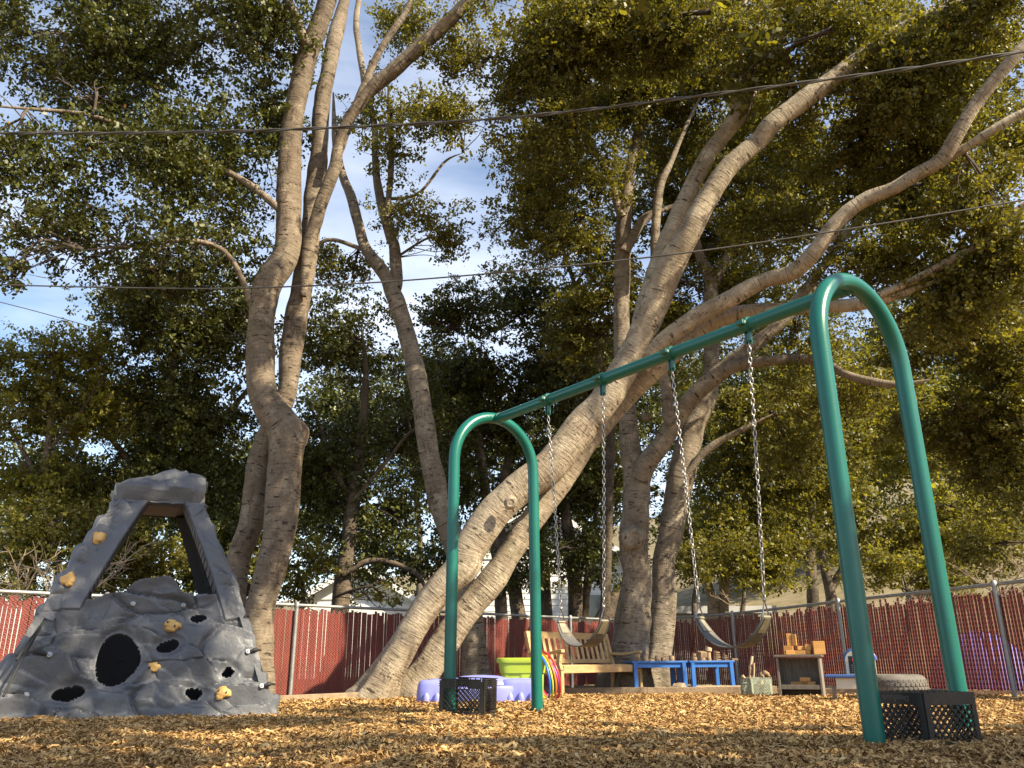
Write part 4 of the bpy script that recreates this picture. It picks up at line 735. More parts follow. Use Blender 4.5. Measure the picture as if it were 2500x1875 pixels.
# chain link
def link_geo(Lh=.0205, r=.0036, wd=.0095):
    P = []
    for t in np.linspace(0, 2*pi, 12, endpoint=False):
        P.append((wd*cos(t), 0, (Lh-wd)*np.sign(sin(t))*(abs(sin(t)) > .01)+wd*sin(t)))
    mb = MB(); mb.tube(np.array(P), r, 6, closed=True); me = bpy.data.meshes.new('chain_link'); me.from_pydata(mb.V, [], mb.F); me.shade_smooth(); me.materials.append(M['chain']); return me
LINK = link_geo(); PITCH_L = .0335
def belt_swing(h0, h1, pxl, pxr, dlabel):
    zt = .02
    mid = (h0+h1)/2; root = empty('belt_swing', (mid[0], mid[1], float(gz(mid[0], mid[1]))), dlabel, 'swing', 'belt swings hanging from the beam')
    ends = []
    for h, (qx, qy) in ((h0, pxl), (h1, pxr)):
        # lower end below the beam line, at the picture height of the triangle's top
        t = np.linspace(-.35, 1.35, 900); Q = a3+(b3-a3)*t[:, None]
        r = [at(qx, qy, float(y)) for y in Q[:, 1]]; r = np.array(r); k = np.abs(r[:, 0]-Q[:, 0]).argmin(); ends.append(r[k])
    for h, e in zip((h0, h1), ends):
        top = h+np.array([0, 0, -.118]); d = e-top; Lc = np.linalg.norm(d); dn = d/Lc; n = int(round(Lc/PITCH_L)); p = Lc/n
        mb = MB(); mb.tube([top+[0, 0, .012], top+dn*.012+N3*.010, top+dn*.03], .005, 8); ch = mb.build('chain', M['chain'], root, smooth=60)
        qz = Vector(-dn).to_track_quat('Z', 'Y')
        for k in range(n):
            o = bpy.data.objects.new('chain_link', LINK); col.objects.link(o); o.parent = ch
            sag = .012*sin(pi*(k+.5)/n)
            o.location = tuple(top+dn*p*(k+.5)+N3*sag*.5-wl(root)); tw = random.gauss(0, .12)+.5
            o.rotation_mode = 'QUATERNION'; o.rotation_quaternion = qz @ Quaternion((0, 0, 1), (pi/2 if k % 2 else 0)+tw+k*.02)
    e0, e1 = ends; ax = unit((e1-e0)*np.array([1, 1, 0])); W = np.linalg.norm((e1-e0)[:2]); cr = np.array([-ax[1], ax[0], 0])
    cr = N3 if N3@cr > 0 else -N3
    for e, s in ((e0, 1), (e1, -1)):
        bt = e+np.array([0, 0, -.088])
        mb = MB(); mb.tube([e, bt+cr*.036, bt-cr*.036], .0052, 8, closed=True); tr = mb.build('triangle_ring', M['chain'], root, smooth=60)
        MB().blob(e+[0, 0, .008], (.011, .011, .014)).build('swivel', M['chain'], tr, smooth=60)
    drop = .165 if W > .4 else .17; c = (e0+e1)/2; zl = min(e0[2], e1[2])-.092
    n = 28; xs = np.linspace(-1, 1, n); half = W/2+.006
    prof = []
    for x in xs:
        ax_ = abs(x); prof.append((x*half, -drop*(1-ax_**2.5)))
    prof = np.array(prof); bw = .064; th = .0075; V = []
    tilt = np.linspace(e0[2], e1[2], n)-.092
    for i in range(n):
        g = prof[min(i+1, n-1)]-prof[max(i-1, 0)]; g = g/np.linalg.norm(g); nr = np.array([-g[1], g[0]])
        ww = bw*(1-.38*abs(xs[i])**6)
        for (o_, s_) in ((-1, -1), (1, -1), (1, 1), (-1, 1)):
            q = prof[i]+nr*th/2*s_; V.append(np.array([c[0], c[1], 0])+ax*q[0]+cr*ww*o_+np.array([0, 0, tilt[i]+q[1]]))
    F = [(i*4+a, i*4+(a+1) % 4, (i+1)*4+(a+1) % 4, (i+1)*4+a) for i in range(n-1) for a in range(4)]+[(3, 2, 1, 0), tuple((n-1)*4+a for a in range(4))]
    MB().add(V, F).build('belt_seat', M['rubber'], root, smooth=40, bevel=.002)
    V = np.array(V).reshape(n, 4, 3)
    for sgn, e in ((0, e0), (1, e1)):
        i0 = (0, 3) if sgn == 0 else (n-4, n-1)
        for face, off in ((0, -1), (2, 1)):
            mb = MB(); P = []
            for i in (i0[0], (i0[0]+i0[1])//2, i0[1]):
                a_, b_ = (V[i][0], V[i][1]) if face == 0 else (V[i][3], V[i][2]); m_ = (a_+b_)/2; hw = (b_-a_)*.30
                up = unit((V[i][3]-V[i][0])); P += [m_-hw+up*off*.002, m_+hw+up*off*.002, m_+hw+up*off*.005, m_-hw+up*off*.005]
            mb.add(P, [(k*4+a, k*4+(a+1) % 4, (k+1)*4+(a+1) % 4, (k+1)*4+a) for k in range(2) for a in range(4)]+[(3, 2, 1, 0), (8, 9, 10, 11)])
            pl = mb.build('end_plate', M['brass'], root)
            if face == 0:
                mb = MB()
                for (fu, fv) in ((.25, .3), (.25, .7), (.7, .5)):
                    q = P[0]*(1-fv)*(1-fu)+P[1]*fv*(1-fu)+P[8]*(1-fv)*fu+P[9]*fv*fu; mb.blob(q, (.004, .004, .004), nu=6, nv=4)
                mb.build('rivet', M['steel'], pl)
        MB().tube([e+[0, 0, -.088]+cr*.034, e+[0, 0, -.088]-cr*.034], .011, 10).build('belt_loop', M['brass'], root, smooth=50)
    return root
belt_swing(HX[0], HX[1], (1212*K, 1317*K), (1304*K, 1313*K), 'grey belt swing on chains hanging in front of the teak bench')
belt_swing(HX[2], HX[3], (1509*K, 1303*K), (1651*K, 1299*K), 'grey belt swing on chains hanging in front of the blue tables')

# ------------------------------------------------------------------ milk crates
def crate(P, ang, W, D, H, label, mt, flip=False, text=None, tilt=(0, 0), name='milk_crate'):
    root = empty(name, P, label, 'crate')
    Rx = np.array(Euler((tilt[0], tilt[1], ang)).to_matrix()); 
    if flip: Rx = Rx@np.diag([1., -1, -1])
    T = np.array(P)+(np.array([0, 0, H]) if flip else 0)
    th = .008
    def lattice(mb, w, z0, z1, o, ex, nrm, sp=.036, t=.006, y0=None):
        # two families of diagonal strips clipped to the rectangle
        for s in (1, -1):
            c = -(z1-z0)-w
            while c < w+(z1-z0):
                pts = []
                for x in (-w/2, w/2):
                    z = s*(x)+c
                    if z0 <= z <= z1: pts.append((x, z))
                for z in (z0, z1):
                    x = (z-c)*s
                    if -w/2 < x < w/2: pts.append((x, z))
                if len(pts) >= 2 and abs(pts[0][0]-pts[1][0]) > .004:
                    p, q = pts[0], pts[1]; mb.bar(o+ex*p[0]+[0, 0, p[1]]-nrm*.001*s, o+ex*q[0]+[0, 0, q[1]]-nrm*.001*s, t, t+.001, up=np.cross(ex, [0, 0, 1]))
                c += sp
    for k in range(4):
        a = k*pi/2; w_, d_ = (W, D) if k % 2 == 0 else (D, W)
        ex = np.array([cos(a), sin(a), 0]); nrm = np.array([sin(a), -cos(a), 0]); o = nrm*(d_/2-th/2)
        mb = MB(Rx, T)
        Rz = rotz(a)
        def plate(x0, x1, z0, z1, tt=th): mb.box(o+ex*(x0+x1)/2+np.array([0, 0, (z0+z1)/2]), (x1-x0, tt, z1-z0), Rz)
        hw = w_/2; ip = hw-.034
        z = [0.0, .062, H-.075, H]
        plate(-hw+th, hw-th, .0, .052)                              # bottom band
        plate(-hw+th, -ip, .052, H-.02); plate(ip, hw-th, .052, H-.02)      # corner posts
        for zz in (H-.01, H-.026, H-.042, H-.058): plate(-hw, hw, zz-.0035, zz+.0035, th*2.0 if zz > H-.02 else th*1.5)
        plate(-ip, -.055, H-.075, H-.012, th*.6); plate(.055, ip, H-.075, H-.012, th*.6)   # leaves the hand hole
        plate(-.062, .062, H-.083, H-.075, th*1.3)
        lattice(mb, 2*ip, .058, H-.078, o, ex, nrm)
        for xx in np.linspace(-hw+.05, hw-.05, 7): plate(xx-.003, xx+.003, H-.06, H-.008, th*1.5)
        mb.build('side_wall', mt, root)
    mb = MB(Rx, T)
    for i in np.linspace(-W/2+.012, W/2-.012, 9): mb.box((i, 0, .006), (.007, D-.02, .010))
    for j in np.linspace(-D/2+.012, D/2-.012, 9): mb.box((0, j, .0055), (W-.02, .007, .009))
    mb.build('base_grid', mt, root)
    if text:
        # lettering moulded on the plain band, upside down like the crate itself
        cu = bpy.data.curves.new('lettering', 'FONT'); cu.body = text; cu.size = .034; cu.extrude = .0012; cu.align_x = 'CENTER'
        to = bpy.data.objects.new('lettering_src', cu); col.objects.link(to)
        bpy.context.view_layer.update(); me = bpy.data.meshes.new_from_object(to.evaluated_get(bpy.context.evaluated_depsgraph_get()))
        bpy.data.objects.remove(to); 
        V = np.array([v.co[:] for v in me.vertices]); k = text_face[0]; a = k*pi/2
        ex = np.array([cos(a), sin(a), 0]); nrm = np.array([sin(a), -cos(a), 0]); d_ = D if k % 2 == 0 else W
        Q = ex*V[:, :1]+np.array([0, 0, 1.])*(V[:, 1:2]+.014)+nrm*(d_/2+.0006+V[:, 2:3]); Q = Q@Rx.T+T-wl(root)
        for v, q in zip(me.vertices, Q): v.co = q
        me.materials.clear(); lo = link_mesh('lettering', me, M['label'], root)
    return root
text_face = [3]
Pn = at(2262, 1826, 4.02); Pn[2] = gz(Pn[0], Pn[1])-.012
ang_near = math.atan2(_R[1], 1)+radians(-27)
crate((1.885, 4.02, float(gz(1.885, 4.02))-.065), radians(21), .315, .315, .29, 'upturned black milk crate with moulded lettering by the near swing arch', M['black'], flip=True, text='DeanFoods', tilt=(0, 0))
crate((-.35, 6.62, float(gz(-.35, 6.62))-.01), radians(-16), .355, .33, .285, 'black milk crate standing upright at the far swing arch', M['black'], tilt=(radians(1), radians(1.5)))

# ------------------------------------------------------------------ grey climbing rock
fl = np.array([-3.62, 5.86]); fr = np.array([-1.83, 6.70]); aa = unit(fr-fl); LW = np.linalg.norm(fr-fl); bb = np.array([-aa[1], aa[0]])
LD = 1.80; HC = 1.70; TOPH = .33
cen = fl+aa*LW/2+bb*LD/2
rock = empty('climbing_rock', (cen[0], cen[1], -.02), 'grey moulded plastic climbing rock with holes and tan handholds', 'play structure')
A3 = np.array([aa[0], aa[1], 0]); B3 = np.array([bb[0], bb[1], 0]); C3 = np.array([cen[0], cen[1], -.03])
def side_geo(k, ns, ntt):
    """k: 0 front, 1 right, 2 back, 3 left"""
    ang = k*pi/2; ex = A3*cos(ang)+B3*sin(ang); ey = -(B3*cos(ang)-A3*sin(ang))
    half = LW/2 if k % 2 == 0 else LD/2; dep = LD/2 if k % 2 == 0 else LW/2
    s, t = np.meshgrid(np.linspace(-1, 1, ns), np.linspace(0, 1, ntt), indexing='ij')
    g = .74*t+.26*t*t; wdt = half+(TOPH-half)*g; dd = dep+(TOPH-dep)*g
    flare = .05*np.exp(-t/.05)
    P = C3+ex*(s*(wdt+flare*.6))[..., None]+ey*(dd+flare)[..., None]+np.array([0, 0, 1.])*(t*HC)[..., None]
    nrm = unit(ey+np.array([0, 0, .42]))
    return P, s, t, wdt, nrm, ex, ey
def facets(x, z, seed, n, sx, sz, amp, crease=0.):
    g = np.random.default_rng(seed); xs = g.uniform(-1.1, 1.1, n); zs = g.uniform(-.1, 1.8, n); an = g.normal(-.12, .22, n); h0 = g.uniform(-.5, .5, n); gxx = g.normal(0, .5, n); gzz = g.uniform(.3, 2.0, n)
    best = np.full(x.shape, 1e9); sec = np.full(x.shape, 1e9); h = np.zeros(x.shape)
    for i in range(n):
        dx = x-xs[i]; dz = z-zs[i]; a = (dx*cos(an[i])+dz*sin(an[i]))/sx; b = (-dx*sin(an[i])+dz*cos(an[i]))/sz
        d = np.abs(a)**1.6+np.abs(b)**1.6; hh = h0[i]+gxx[i]*a+gzz[i]*b; m = d < best
        sec = np.where(m, best, np.minimum(sec, d)); h = np.where(m, hh, h); best = np.where(m, d, best)
    return h*amp-crease*np.exp(-((sec-best)/.09)**2)
def rock_relief(x, z, k):
    q = np.stack([x, z*0+k*5.3, z], -1); w1 = fbm(q*3.0, 31+k, 3); w2 = fbm(q*3.0+9, 41+k, 3)
    X_ = x+.05*w1; Z_ = z+.045*w2
    h = facets(X_, Z_, 500+k, 30, .50, .19, .046, .032)+facets(X_, Z_, 600+k, 90, .30, .095, .014, .008)
    h[1:-1, 1:-1] = (h[1:-1, 1:-1]*2+h[:-2, 1:-1]+h[2:, 1:-1]+h[1:-1, :-2]+h[1:-1, 2:])/6
    ridge = 1-np.abs(fbm(np.stack([x*1.3, z*0+k*3, z*1.7], -1), 61+k, 2))*2
    return h+.006*w1-.022*np.clip(ridge-.94, 0, .06)/.06+.003*fbm(q*12, 71+k, 2)
def rock_side(k, ns, nt_, holes, solid):
    P, s, t, wdt, nrm, ex, ey = side_geo(k, ns, nt_)
    x = s*wdt; z = t*HC
    dleg = wdt-np.abs(x)                                   # distance from the corner edge
    legw = np.where(s < 0, .235, .155)+.05*(1-t) if k == 0 else .185+.045*(1-t); legm = dleg < legw
    tseam = .44+.02*np.sin(x*9)
    isleg = legm & (t > tseam)
    rel = rock_relief(x, z, k)
    legrel = .010*fbm(np.stack([x*3, z*0+k, z*3], -1), 77, 3)+.014+.45*rel*np.clip(1.15-dleg/.16, 0, 1)*1.7
    groove = np.exp(-((dleg-legw)/.008)**2)*(t > tseam)+np.exp(-((t-tseam)*HC/.008)**2)*legm
    dout = np.where(legm, np.maximum((tseam-t)*HC, 0), np.where(t > tseam, np.maximum(dleg-legw, 0), np.hypot(np.maximum((tseam-t)*HC, 0), np.maximum(dleg-legw, 0)))); bl = np.exp(-dout/.07); rel = rel*(1-bl)+legrel*bl
    disp = np.where(isleg, legrel, rel)*np.clip(.25+dleg/.05, 0, 1)*np.clip((1-t)/.03+.2, 0, 1)-.020*np.clip(groove, 0, 1)
    disp = np.where(np.isfinite(disp), disp, 0)
    topz = .525+.012*np.sin(x*7)+.022*fbm(np.stack([x*4, x*0, x*0], -1), 5, 2)+.05*np.exp(-((x-.02)/.19)**6)
    opening = (t > topz) & (~legm) & (t < .985) if not solid else np.zeros_like(legm)
    lip = np.exp(-((t-topz)*HC/.035)**2)*(~legm) if not solid else 0
    disp = disp+.02*lip
    hole = np.zeros_like(opening); hd = np.full(x.shape, 9.)
    for (hx, hz_, rx, rz, an) in holes:
        dx = x-hx; dz = z-hz_; ca, sa = cos(an), sin(an); e = np.hypot((dx*ca+dz*sa)/rx, (-dx*sa+dz*ca)/rz)*(1+.05*np.sin(3*np.arctan2(dz, dx)+hx*9)); hole |= e < 1.0; hd = np.minimum(hd, np.maximum(e-1, 0)*min(rx, rz))
        nearb = (e > .80) & (e < 1.12); f = np.where(nearb, 1/np.maximum(e, .01), 1.); edge = nearb & (np.abs(e-1) < .5*np.hypot(1.9/ns, HC/nt_)/min(rx, rz)*1.3)
        P = P+np.where(edge, dx*(f-1), 0)[..., None]*ex+np.where(edge, dz*(f-1), 0)[..., None]*unit(np.array([0, 0, 1.])-ey*.55)
    disp = disp*(1-.85*np.exp(-(hd/.05)**2))-.030*np.exp(-(hd/.028)**2)
    V = P+nrm*disp[..., None]
    idx = np.arange(ns*nt_).reshape(ns, nt_); q = quads(idx)
    cm = lambda m: (m[:-1, :-1] & m[1:, :-1] & m[1:, 1:] & m[:-1, 1:]).reshape(-1)
    anym = lambda m: (m[:-1, :-1] | m[1:, :-1] | m[1:, 1:] | m[:-1, 1:]).reshape(-1)
    keep = ~anym(opening) & ~cm(hole); leg = cm(isleg) & keep; pan = keep & ~leg
    def sub(nm, m, par):
        f = q[m]; uq, inv = np.unique(f, return_inverse=True)
        f = inv.reshape(-1, 4); v = V.reshape(-1, 3)[uq]; nv = len(v); back = P.reshape(-1, 3)[uq]-nrm*(.12 if nm == 'corner_leg' else .055)
        ed = np.vstack([f[:, [a, (a+1) % 4]] for a in range(4)]); key = np.sort(ed, 1); _, ii, cnt = np.unique(key, axis=0, return_index=True, return_counts=True); be = ed[ii[cnt == 1]]
        rim = np.stack([be[:, 1], be[:, 0], be[:, 0]+nv, be[:, 1]+nv], 1)
        o = np_mesh(nm, np.vstack([v, back]), np.vstack([f, f[:, ::-1]+nv, rim]), M['rock'], par, smooth=True)
        o.data.set_sharp_from_angle(angle=radians(24)); return o
    panel = sub('wall_panel', pan, rock)
    for sg in (-1, 1):
        m = leg & ((s[:-1, :-1]*sg > 0).reshape(-1))
        if m.sum(): sub('corner_leg', m, rock)
    return V, nrm, ex, ey, panel
P0, s0, t0, w0, nr0, ex0, ey0 = side_geo(0, 90, 90)
def front_xz(px, py):
    d = proj(P0.reshape(-1, 3))-np.array([px, py]); k = (d**2).sum(1).argmin(); return (s0*w0).reshape(-1)[k], (t0*HC).reshape(-1)[k]
hl = []
for (px, py, rx, rz, an) in ((288, 1606, .148, .185, -.12), (485, 1508, .062, .034, .1), (414, 1577, .082, .046, .3), (164, 1690, .105, .050, .15), (474, 1692, .062, .045, -.2), (556, 1636, .05, .04, .3)):
    hx, hz_ = front_xz(px, py); hl.append((hx, hz_, rx, rz, an))
V0, nr, ex, ey, front = rock_side(0, 210, 190, hl, False)
rock_side(1, 80, 80, [], True); rock_side(2, 80, 80, [], False); V3, nr3, ex3, ey3, leftp = rock_side(3, 90, 90, [(.2, .35, .1, .05, 0), (-.3, .7, .12, .06, .2)], True)
# cap
ns = 96; prof = [(.0, .0), (.31, .0), (.345, .006), (.365, .03), (.368, .06), (.372, .09), (.372, .12), (.368, .155), (.345, .175), (.32, .20), (.28, .225), (.23, .255), (.15, .275), (.06, .285), (.0, .287)]
V = []
for (r, z) in prof:
    for k in range(ns):
        t = 2*pi*k/ns; c, s_ = cos(t), sin(t); m = 1/max(abs(c), abs(s_)); m = 1+(m-1)*.86
        V.append(C3+A3*r*m*c+B3*r*m*s_+np.array([0, 0, HC-.035+z*(1+.18*c*(z > .16)-.1*s_*(z > .16))]))
V = np.array(V); rel = fbm(V*5.5, 91, 3); cc = (V[:, 2]*16+V[:, 0]*2.5+1.2*fbm(V*3, 95, 2)); led = cc-np.floor(cc)
dirv = (V-C3)*np.array([1, 1, 0]); dirv /= np.linalg.norm(dirv, axis=1, keepdims=True)+1e-6
fa = facets(np.arctan2(V[:, 1]-C3[1], V[:, 0]-C3[0])*.36, (V[:, 2]-HC)*2.2+.5, 777, 60, .30, .16, .030)
V = V+dirv*(.012*rel+.010*led+fa)[:, None]*np.clip(np.linalg.norm((V-C3)[:, :2], axis=1)/.2, 0, 1)[:, None]+np.array([0, 0, 1])*(.03*rel*(V[:, 2] > HC+.1)+.4*fa*(V[:, 2] > HC+.13))[:, None]
F = [(i*ns+k, i*ns+(k+1) % ns, (i+1)*ns+(k+1) % ns, (i+1)*ns+k) for i in range(len(prof)-1) for k in range(ns)]
cap = MB().add(V, F).build('cap_stone', M['rock'], rock, smooth=24)
def on_surface(Vg, px, py):
    d = proj(Vg.reshape(-1, 3))-np.array([px, py]); k = (d**2).sum(1).argmin(); return Vg.reshape(-1, 3)[k]
def hold(Vg, nrm, exx, px, py, w_, h_, seed, an=0., holes=True):
    p = on_surface(Vg, px, py); up = np.cross(nrm, exx); up = up if up[2] > 0 else -up
    Rm = np.stack([exx*cos(an)+up*sin(an), -exx*sin(an)+up*cos(an), nrm], 1)
    mb = MB(Rm, p+nrm*.006); g_ = np.random.default_rng(seed); mb.blob((0, 0, 0), (w_*.50, h_*.44, .032), seed=seed, amp=.22, freq=1.5, nu=20, nv=12, pw=.8)
    for q_ in range(3):
        t_ = g_.uniform(0, 6.28)*.15+q_*2.2+seed; mb.blob((cos(t_)*w_*.36, sin(t_)*h_*.30, .0), (w_*g_.uniform(.2, .34), h_*g_.uniform(.2, .34), .024), seed=seed+q_, amp=.2, nu=14, nv=8, pw=.8)
    o = mb.build('handhold', M['hold'], rock, smooth=70)
    for sx in ((-1, 1) if holes else ()): MB(Rm, p+nrm*.012).lathe([(.0065, .0), (.0065, .033), (.003, .0332)], 12, c=(sx*w_*.24-.006, h_*(-.02+.14*sx*((seed % 2)*2-1)), .0)).build('painted_bolt_hole', M['dark'], o)  # near-black discs painted for the shade inside bolt holes
for i, (px, py, w_, h_, an) in enumerate(((418, 1530, .115, .085, -.1), (376, 1628, .125, .085, .1), (542, 1692, .11, .095, .2))): hold(V0, nr, ex, px, py, w_, h_, 100+5*i, an)
for i, (px, py) in enumerate(((244, 1312), (166, 1418))): hold(V0[:40], unit(nr-ex*.8), unit(ex+nr*.5), px, py, .085, .11, 140+5*i, 0., False)
for (px, py, r) in ((325, 1477, .020), (447, 1478, .020), (121, 1598, .022), (63, 1698, .022), (605, 1591, .020), (640, 1676, .020)):
    p = on_surface(V0, px, py); up = unit(np.cross(nr, ex)); Rm = np.stack([ex, up, nr], 1)
    w_ = MB(Rm, p+nr*.006); w_.lathe([(r, -.02), (r, .004), (r*.85, .008), (r*.45, .008), (r*.42, .016), (r*.1, .017)], 18); bo = w_.build('bolt_washer', M['steel'], rock, smooth=35)
    if py > 1500:
        sg = -1 if px < 300 else 1; up = up if up[2] > 0 else -up
        MB().tube(spline([p+nr*.008+ex*sg*.015, p+nr*.012+ex*sg*.035+up*.006, p+nr*.008+ex*sg*.062+up*.014, p-nr*.02+ex*sg*.10+up*.022]), np.concatenate([np.full(9, .013), np.full(8, .017), np.full(8, .009)]), 10).build('rope_end', M['dark'], bo, smooth=50)
for (q0, q1, sg) in (((100, 1530), (8, 1700), 0), ((104, 1520), (40, 1612), .01)):
    a_ = at(*q0, 6.05); b_ = at(*q1, 5.78); MB().tube(spline([a_, (a_+b_)/2+np.array([-.02, 0, -.03]), b_], 8), .008, 8).build('net_rope', M['dark'], rock, smooth=50)

# ------------------------------------------------------------------ teak bench
def frame_from(pL, pR):
    d = unit(np.array([pR[0]-pL[0], pR[1]-pL[1], 0])); return d, np.array([-d[1], d[0], 0])
bl_, br_ = ground_at(1371, 1700), ground_at(1564, 1690)
ex, ey = frame_from(bl_, br_); BWd = np.linalg.norm((br_-bl_)[:2]); zb = float(gz(bl_[0], bl_[1]))-.005
bench = empty('garden_bench', (bl_+br_)/2*np.array([1, 1, 0])+np.array([0, 0, zb]), 'pale teak garden bench with slatted back and curved arms', 'bench')
o_ = (bl_+br_)/2; o_[2] = zb
def bpt(x, y, z): return o_+ex*x+ey*y*.85+np.array([0, 0, z*.82])
hb = BWd/2; T_ = M['teak']
for s in (-1, 1):
    mb = MB(); mb.bar(bpt(s*hb, 0, -.06), bpt(s*hb, .0, .36), .058, .052, up=ey); mb.bar(bpt(s*hb, 0, .36), bpt(s*hb, .035, .46), .056, .05, up=ey); mb.bar(bpt(s*hb, .035, .445), bpt(s*hb, .012, .60), .055, .05, up=ey); mb.build('front_leg', T_, bench, bevel=.004)
    mb = MB(); mb.bar(bpt(s*hb, .52, -.06), bpt(s*hb, .50, .42), .055, .05, up=ey); mb.bar(bpt(s*hb, .50, .42), bpt(s*hb, .63, .93), .05, .048, up=ey); mb.build('back_post', T_, bench, bevel=.004)
    P = spline([bpt(s*hb, .58, .615), bpt(s*hb, .36, .60), bpt(s*hb, .15, .612), bpt(s*hb, .0, .638), bpt(s*hb, -.05, .632)], 5)
    V = []
    for p in P:
        for (i, j) in ((-1, -1), (1, -1), (1, 1), (-1, 1)): V.append(p+ex*.036*i+np.array([0, 0, .017*j]))
    n_ = len(P); MB().add(V, [(k*4+a, k*4+(a+1) % 4, (k+1)*4+(a+1) % 4, (k+1)*4+a) for k in range(n_-1) for a in range(4)]+[(3, 2, 1, 0), tuple((n_-1)*4+a for a in range(4))]).build('armrest', T_, bench, bevel=.008)
    MB().bar(bpt(s*hb, .02, .345), bpt(s*hb, .5, .345), .03, .06).build('side_rail', T_, bench, bevel=.003)
MB().bar(bpt(-hb+.03, -.008, .375), bpt(hb-.03, -.008, .375), .034, .088).build('front_rail', T_, bench, bevel=.004)
MB().bar(bpt(-hb+.03, .50, .375), bpt(hb-.03, .50, .375), .03, .06).build('rear_rail', T_, bench, bevel=.004)
for k in range(6): MB().bar(bpt(-hb+.01, .05+k*.085, .428-.002*k), bpt(hb-.01, .05+k*.085, .428-.002*k), .066, .018).build('seat_slat', T_, bench, bevel=.003)
MB().bar(bpt(-hb+.02, .612, .885), bpt(hb-.02, .612, .885), .034, .085).build('top_rail', T_, bench, bevel=.004)
MB().bar(bpt(-hb+.02, .528, .49), bpt(hb-.02, .528, .49), .03, .05).build('lower_back_rail', T_, bench, bevel=.004)
nsl = 15
for k in range(nsl):
    x = -hb+.075+(2*hb-.15)*k/(nsl-1); MB().bar(bpt(x, .532, .51), bpt(x, .604, .85), .05, .014, up=ey).build('back_slat', T_, bench, bevel=.002)

# ------------------------------------------------------------------ green tub, hoops, lilac sandbox
tp = ground_at(1290, 1703); tp = np.array([at(1276, 1703, 9.25)[0], 9.25, 0]); tp[2] = float(gz(tp[0], tp[1]))
tub = empty('storage_tub', tp, 'lime green plastic tub with ribbed sides beside the teak bench', 'tub')
def sq(p=5., amp=0.):
    def f(t, z):
        c, s = abs(cos(t)), abs(sin(t)); return (c**p+s**p)**(-1/p)*(1-amp*(.5+.5*math.copysign(1, sin(t*6+.4))))
    return f
hT = .43
MB().lathe([(.195, 0), (.20, .004), (.212, hT*.70)], 96, c=tp, sx=1.08, sy=.80, fn=sq(6, .055)).build('ribbed_body', M['lime'], tub, smooth=35)
MB().lathe([(.205, hT*.64), (.222, hT*.645), (.236, hT-.055), (.228, hT-.05), (.1, hT-.06)], 64, c=tp, sx=1.08, sy=.80, fn=sq(6)).build('collar', M['lime'], tub, smooth=35)
MB().lathe([(.215, hT-.06), (.252, hT-.052), (.258, hT-.04), (.256, hT-.004), (.246, hT), (.232, hT-.006), (.225, hT-.05)], 64, c=tp, sx=1.08, sy=.80, fn=sq(6)).build('rim', M['lime'], tub, smooth=35)
hc = at(1318, 1650, 9.32)
for i, (mt, lb) in enumerate((('hb', 'blue hoop leaning on the lime tub'), ('hy', 'yellow-green hoop in the stack against the lime tub'), ('ho', 'orange hoop in the stack against the lime tub'), ('hr', 'red hoop leaning nearest the bench leg'), ('hp', 'purple hoop behind the stack at the lime tub'))):
    R_ = (.225, .23, .235, .25, .232)[i]; off = (0, .022, .048, .074, .060)[i]
    c = np.array([tp[0]+.205+off*.8, tp[1]-.10+.012*i, tp[2]+R_+.005]); yaw = radians((72, 70, 67, 64, 62)[i]); lean = radians(8+2*i)
    P = []
    e1 = np.array([cos(yaw)*.0+sin(radians(90)-yaw), -sin(radians(90)-yaw)*0-cos(radians(90)-yaw), 0]); e1 = np.array([cos(yaw), -sin(yaw), 0]); nm_ = np.array([sin(yaw), cos(yaw), 0]); e2 = unit(np.array([0, 0, cos(lean)])-nm_*sin(lean)*0+np.array([-sin(lean), 0, 0]))
    for t in np.linspace(0, 2*pi, 56, endpoint=False): P.append(c+e1*R_*cos(t)+e2*R_*sin(t))
    tag(MB().tube(np.array(P), .0105, 10, closed=True).build('hoop', M[mt], None, smooth=60, origin=(c[0], c[1], tp[2])), lb, 'hoop', 'hoops stacked by the tub')
sp_ = np.array([at(1172, 1712, 8.55)[0], 8.62, 0]); sp_[2] = float(gz(sp_[0], sp_[1]))
sand = empty('toy_sandbox', sp_, 'lilac plastic animal-shaped sandbox behind the upright black crate', 'sandbox')
MB().lathe([(.40, .0), (.44, .02), (.47, .13), (.46, .16), (.40, .165)], 48, c=sp_, sx=1.0, sy=.8, fn=lambda t, z: 1+.03*cos(6*t)).build('basin', M['purple'], sand, smooth=45)
MB().lathe([(.42, .16), (.45, .17), (.44, .19), (.36, .225), (.22, .25), (.05, .258)], 48, c=sp_, sx=.75, sy=.7, fn=lambda t, z: 1+.05*cos(8*t)).build('lid', M['purple'], sand, smooth=60)
for (dx, dy) in ((-.40, -.16), (.40, -.12), (-.36, .34), (.36, .34)):
    c = sp_+np.array([dx, dy, 0]); w_ = .215
    V = []; nu_ = 48; prof = [(.98, 0), (1.0, .012), (.985, .10), (.93, .175), (.86, .205), (.76, .217), (.1, .22)]
    ft = MB().lathe([(w_*a, z) for a, z in prof], nu_, c=c, sx=1.0, sy=.72, fn=lambda t, z: ((abs(cos(t))**4+abs(sin(t))**4)**(-.25))*(1-(.035 if z < .12 and sin(t) < 0 else 0)*max(0, cos(t*14))*1.0)).build('foot', M['purple'], sand, smooth=50)
    for k in (-1, 0, 1): MB().blob(c+np.array([k*.105, -w_*.74, .03]), (.036, .030, .075), nu=14, nv=10).build('toe', M['purple'], ft, smooth=70)

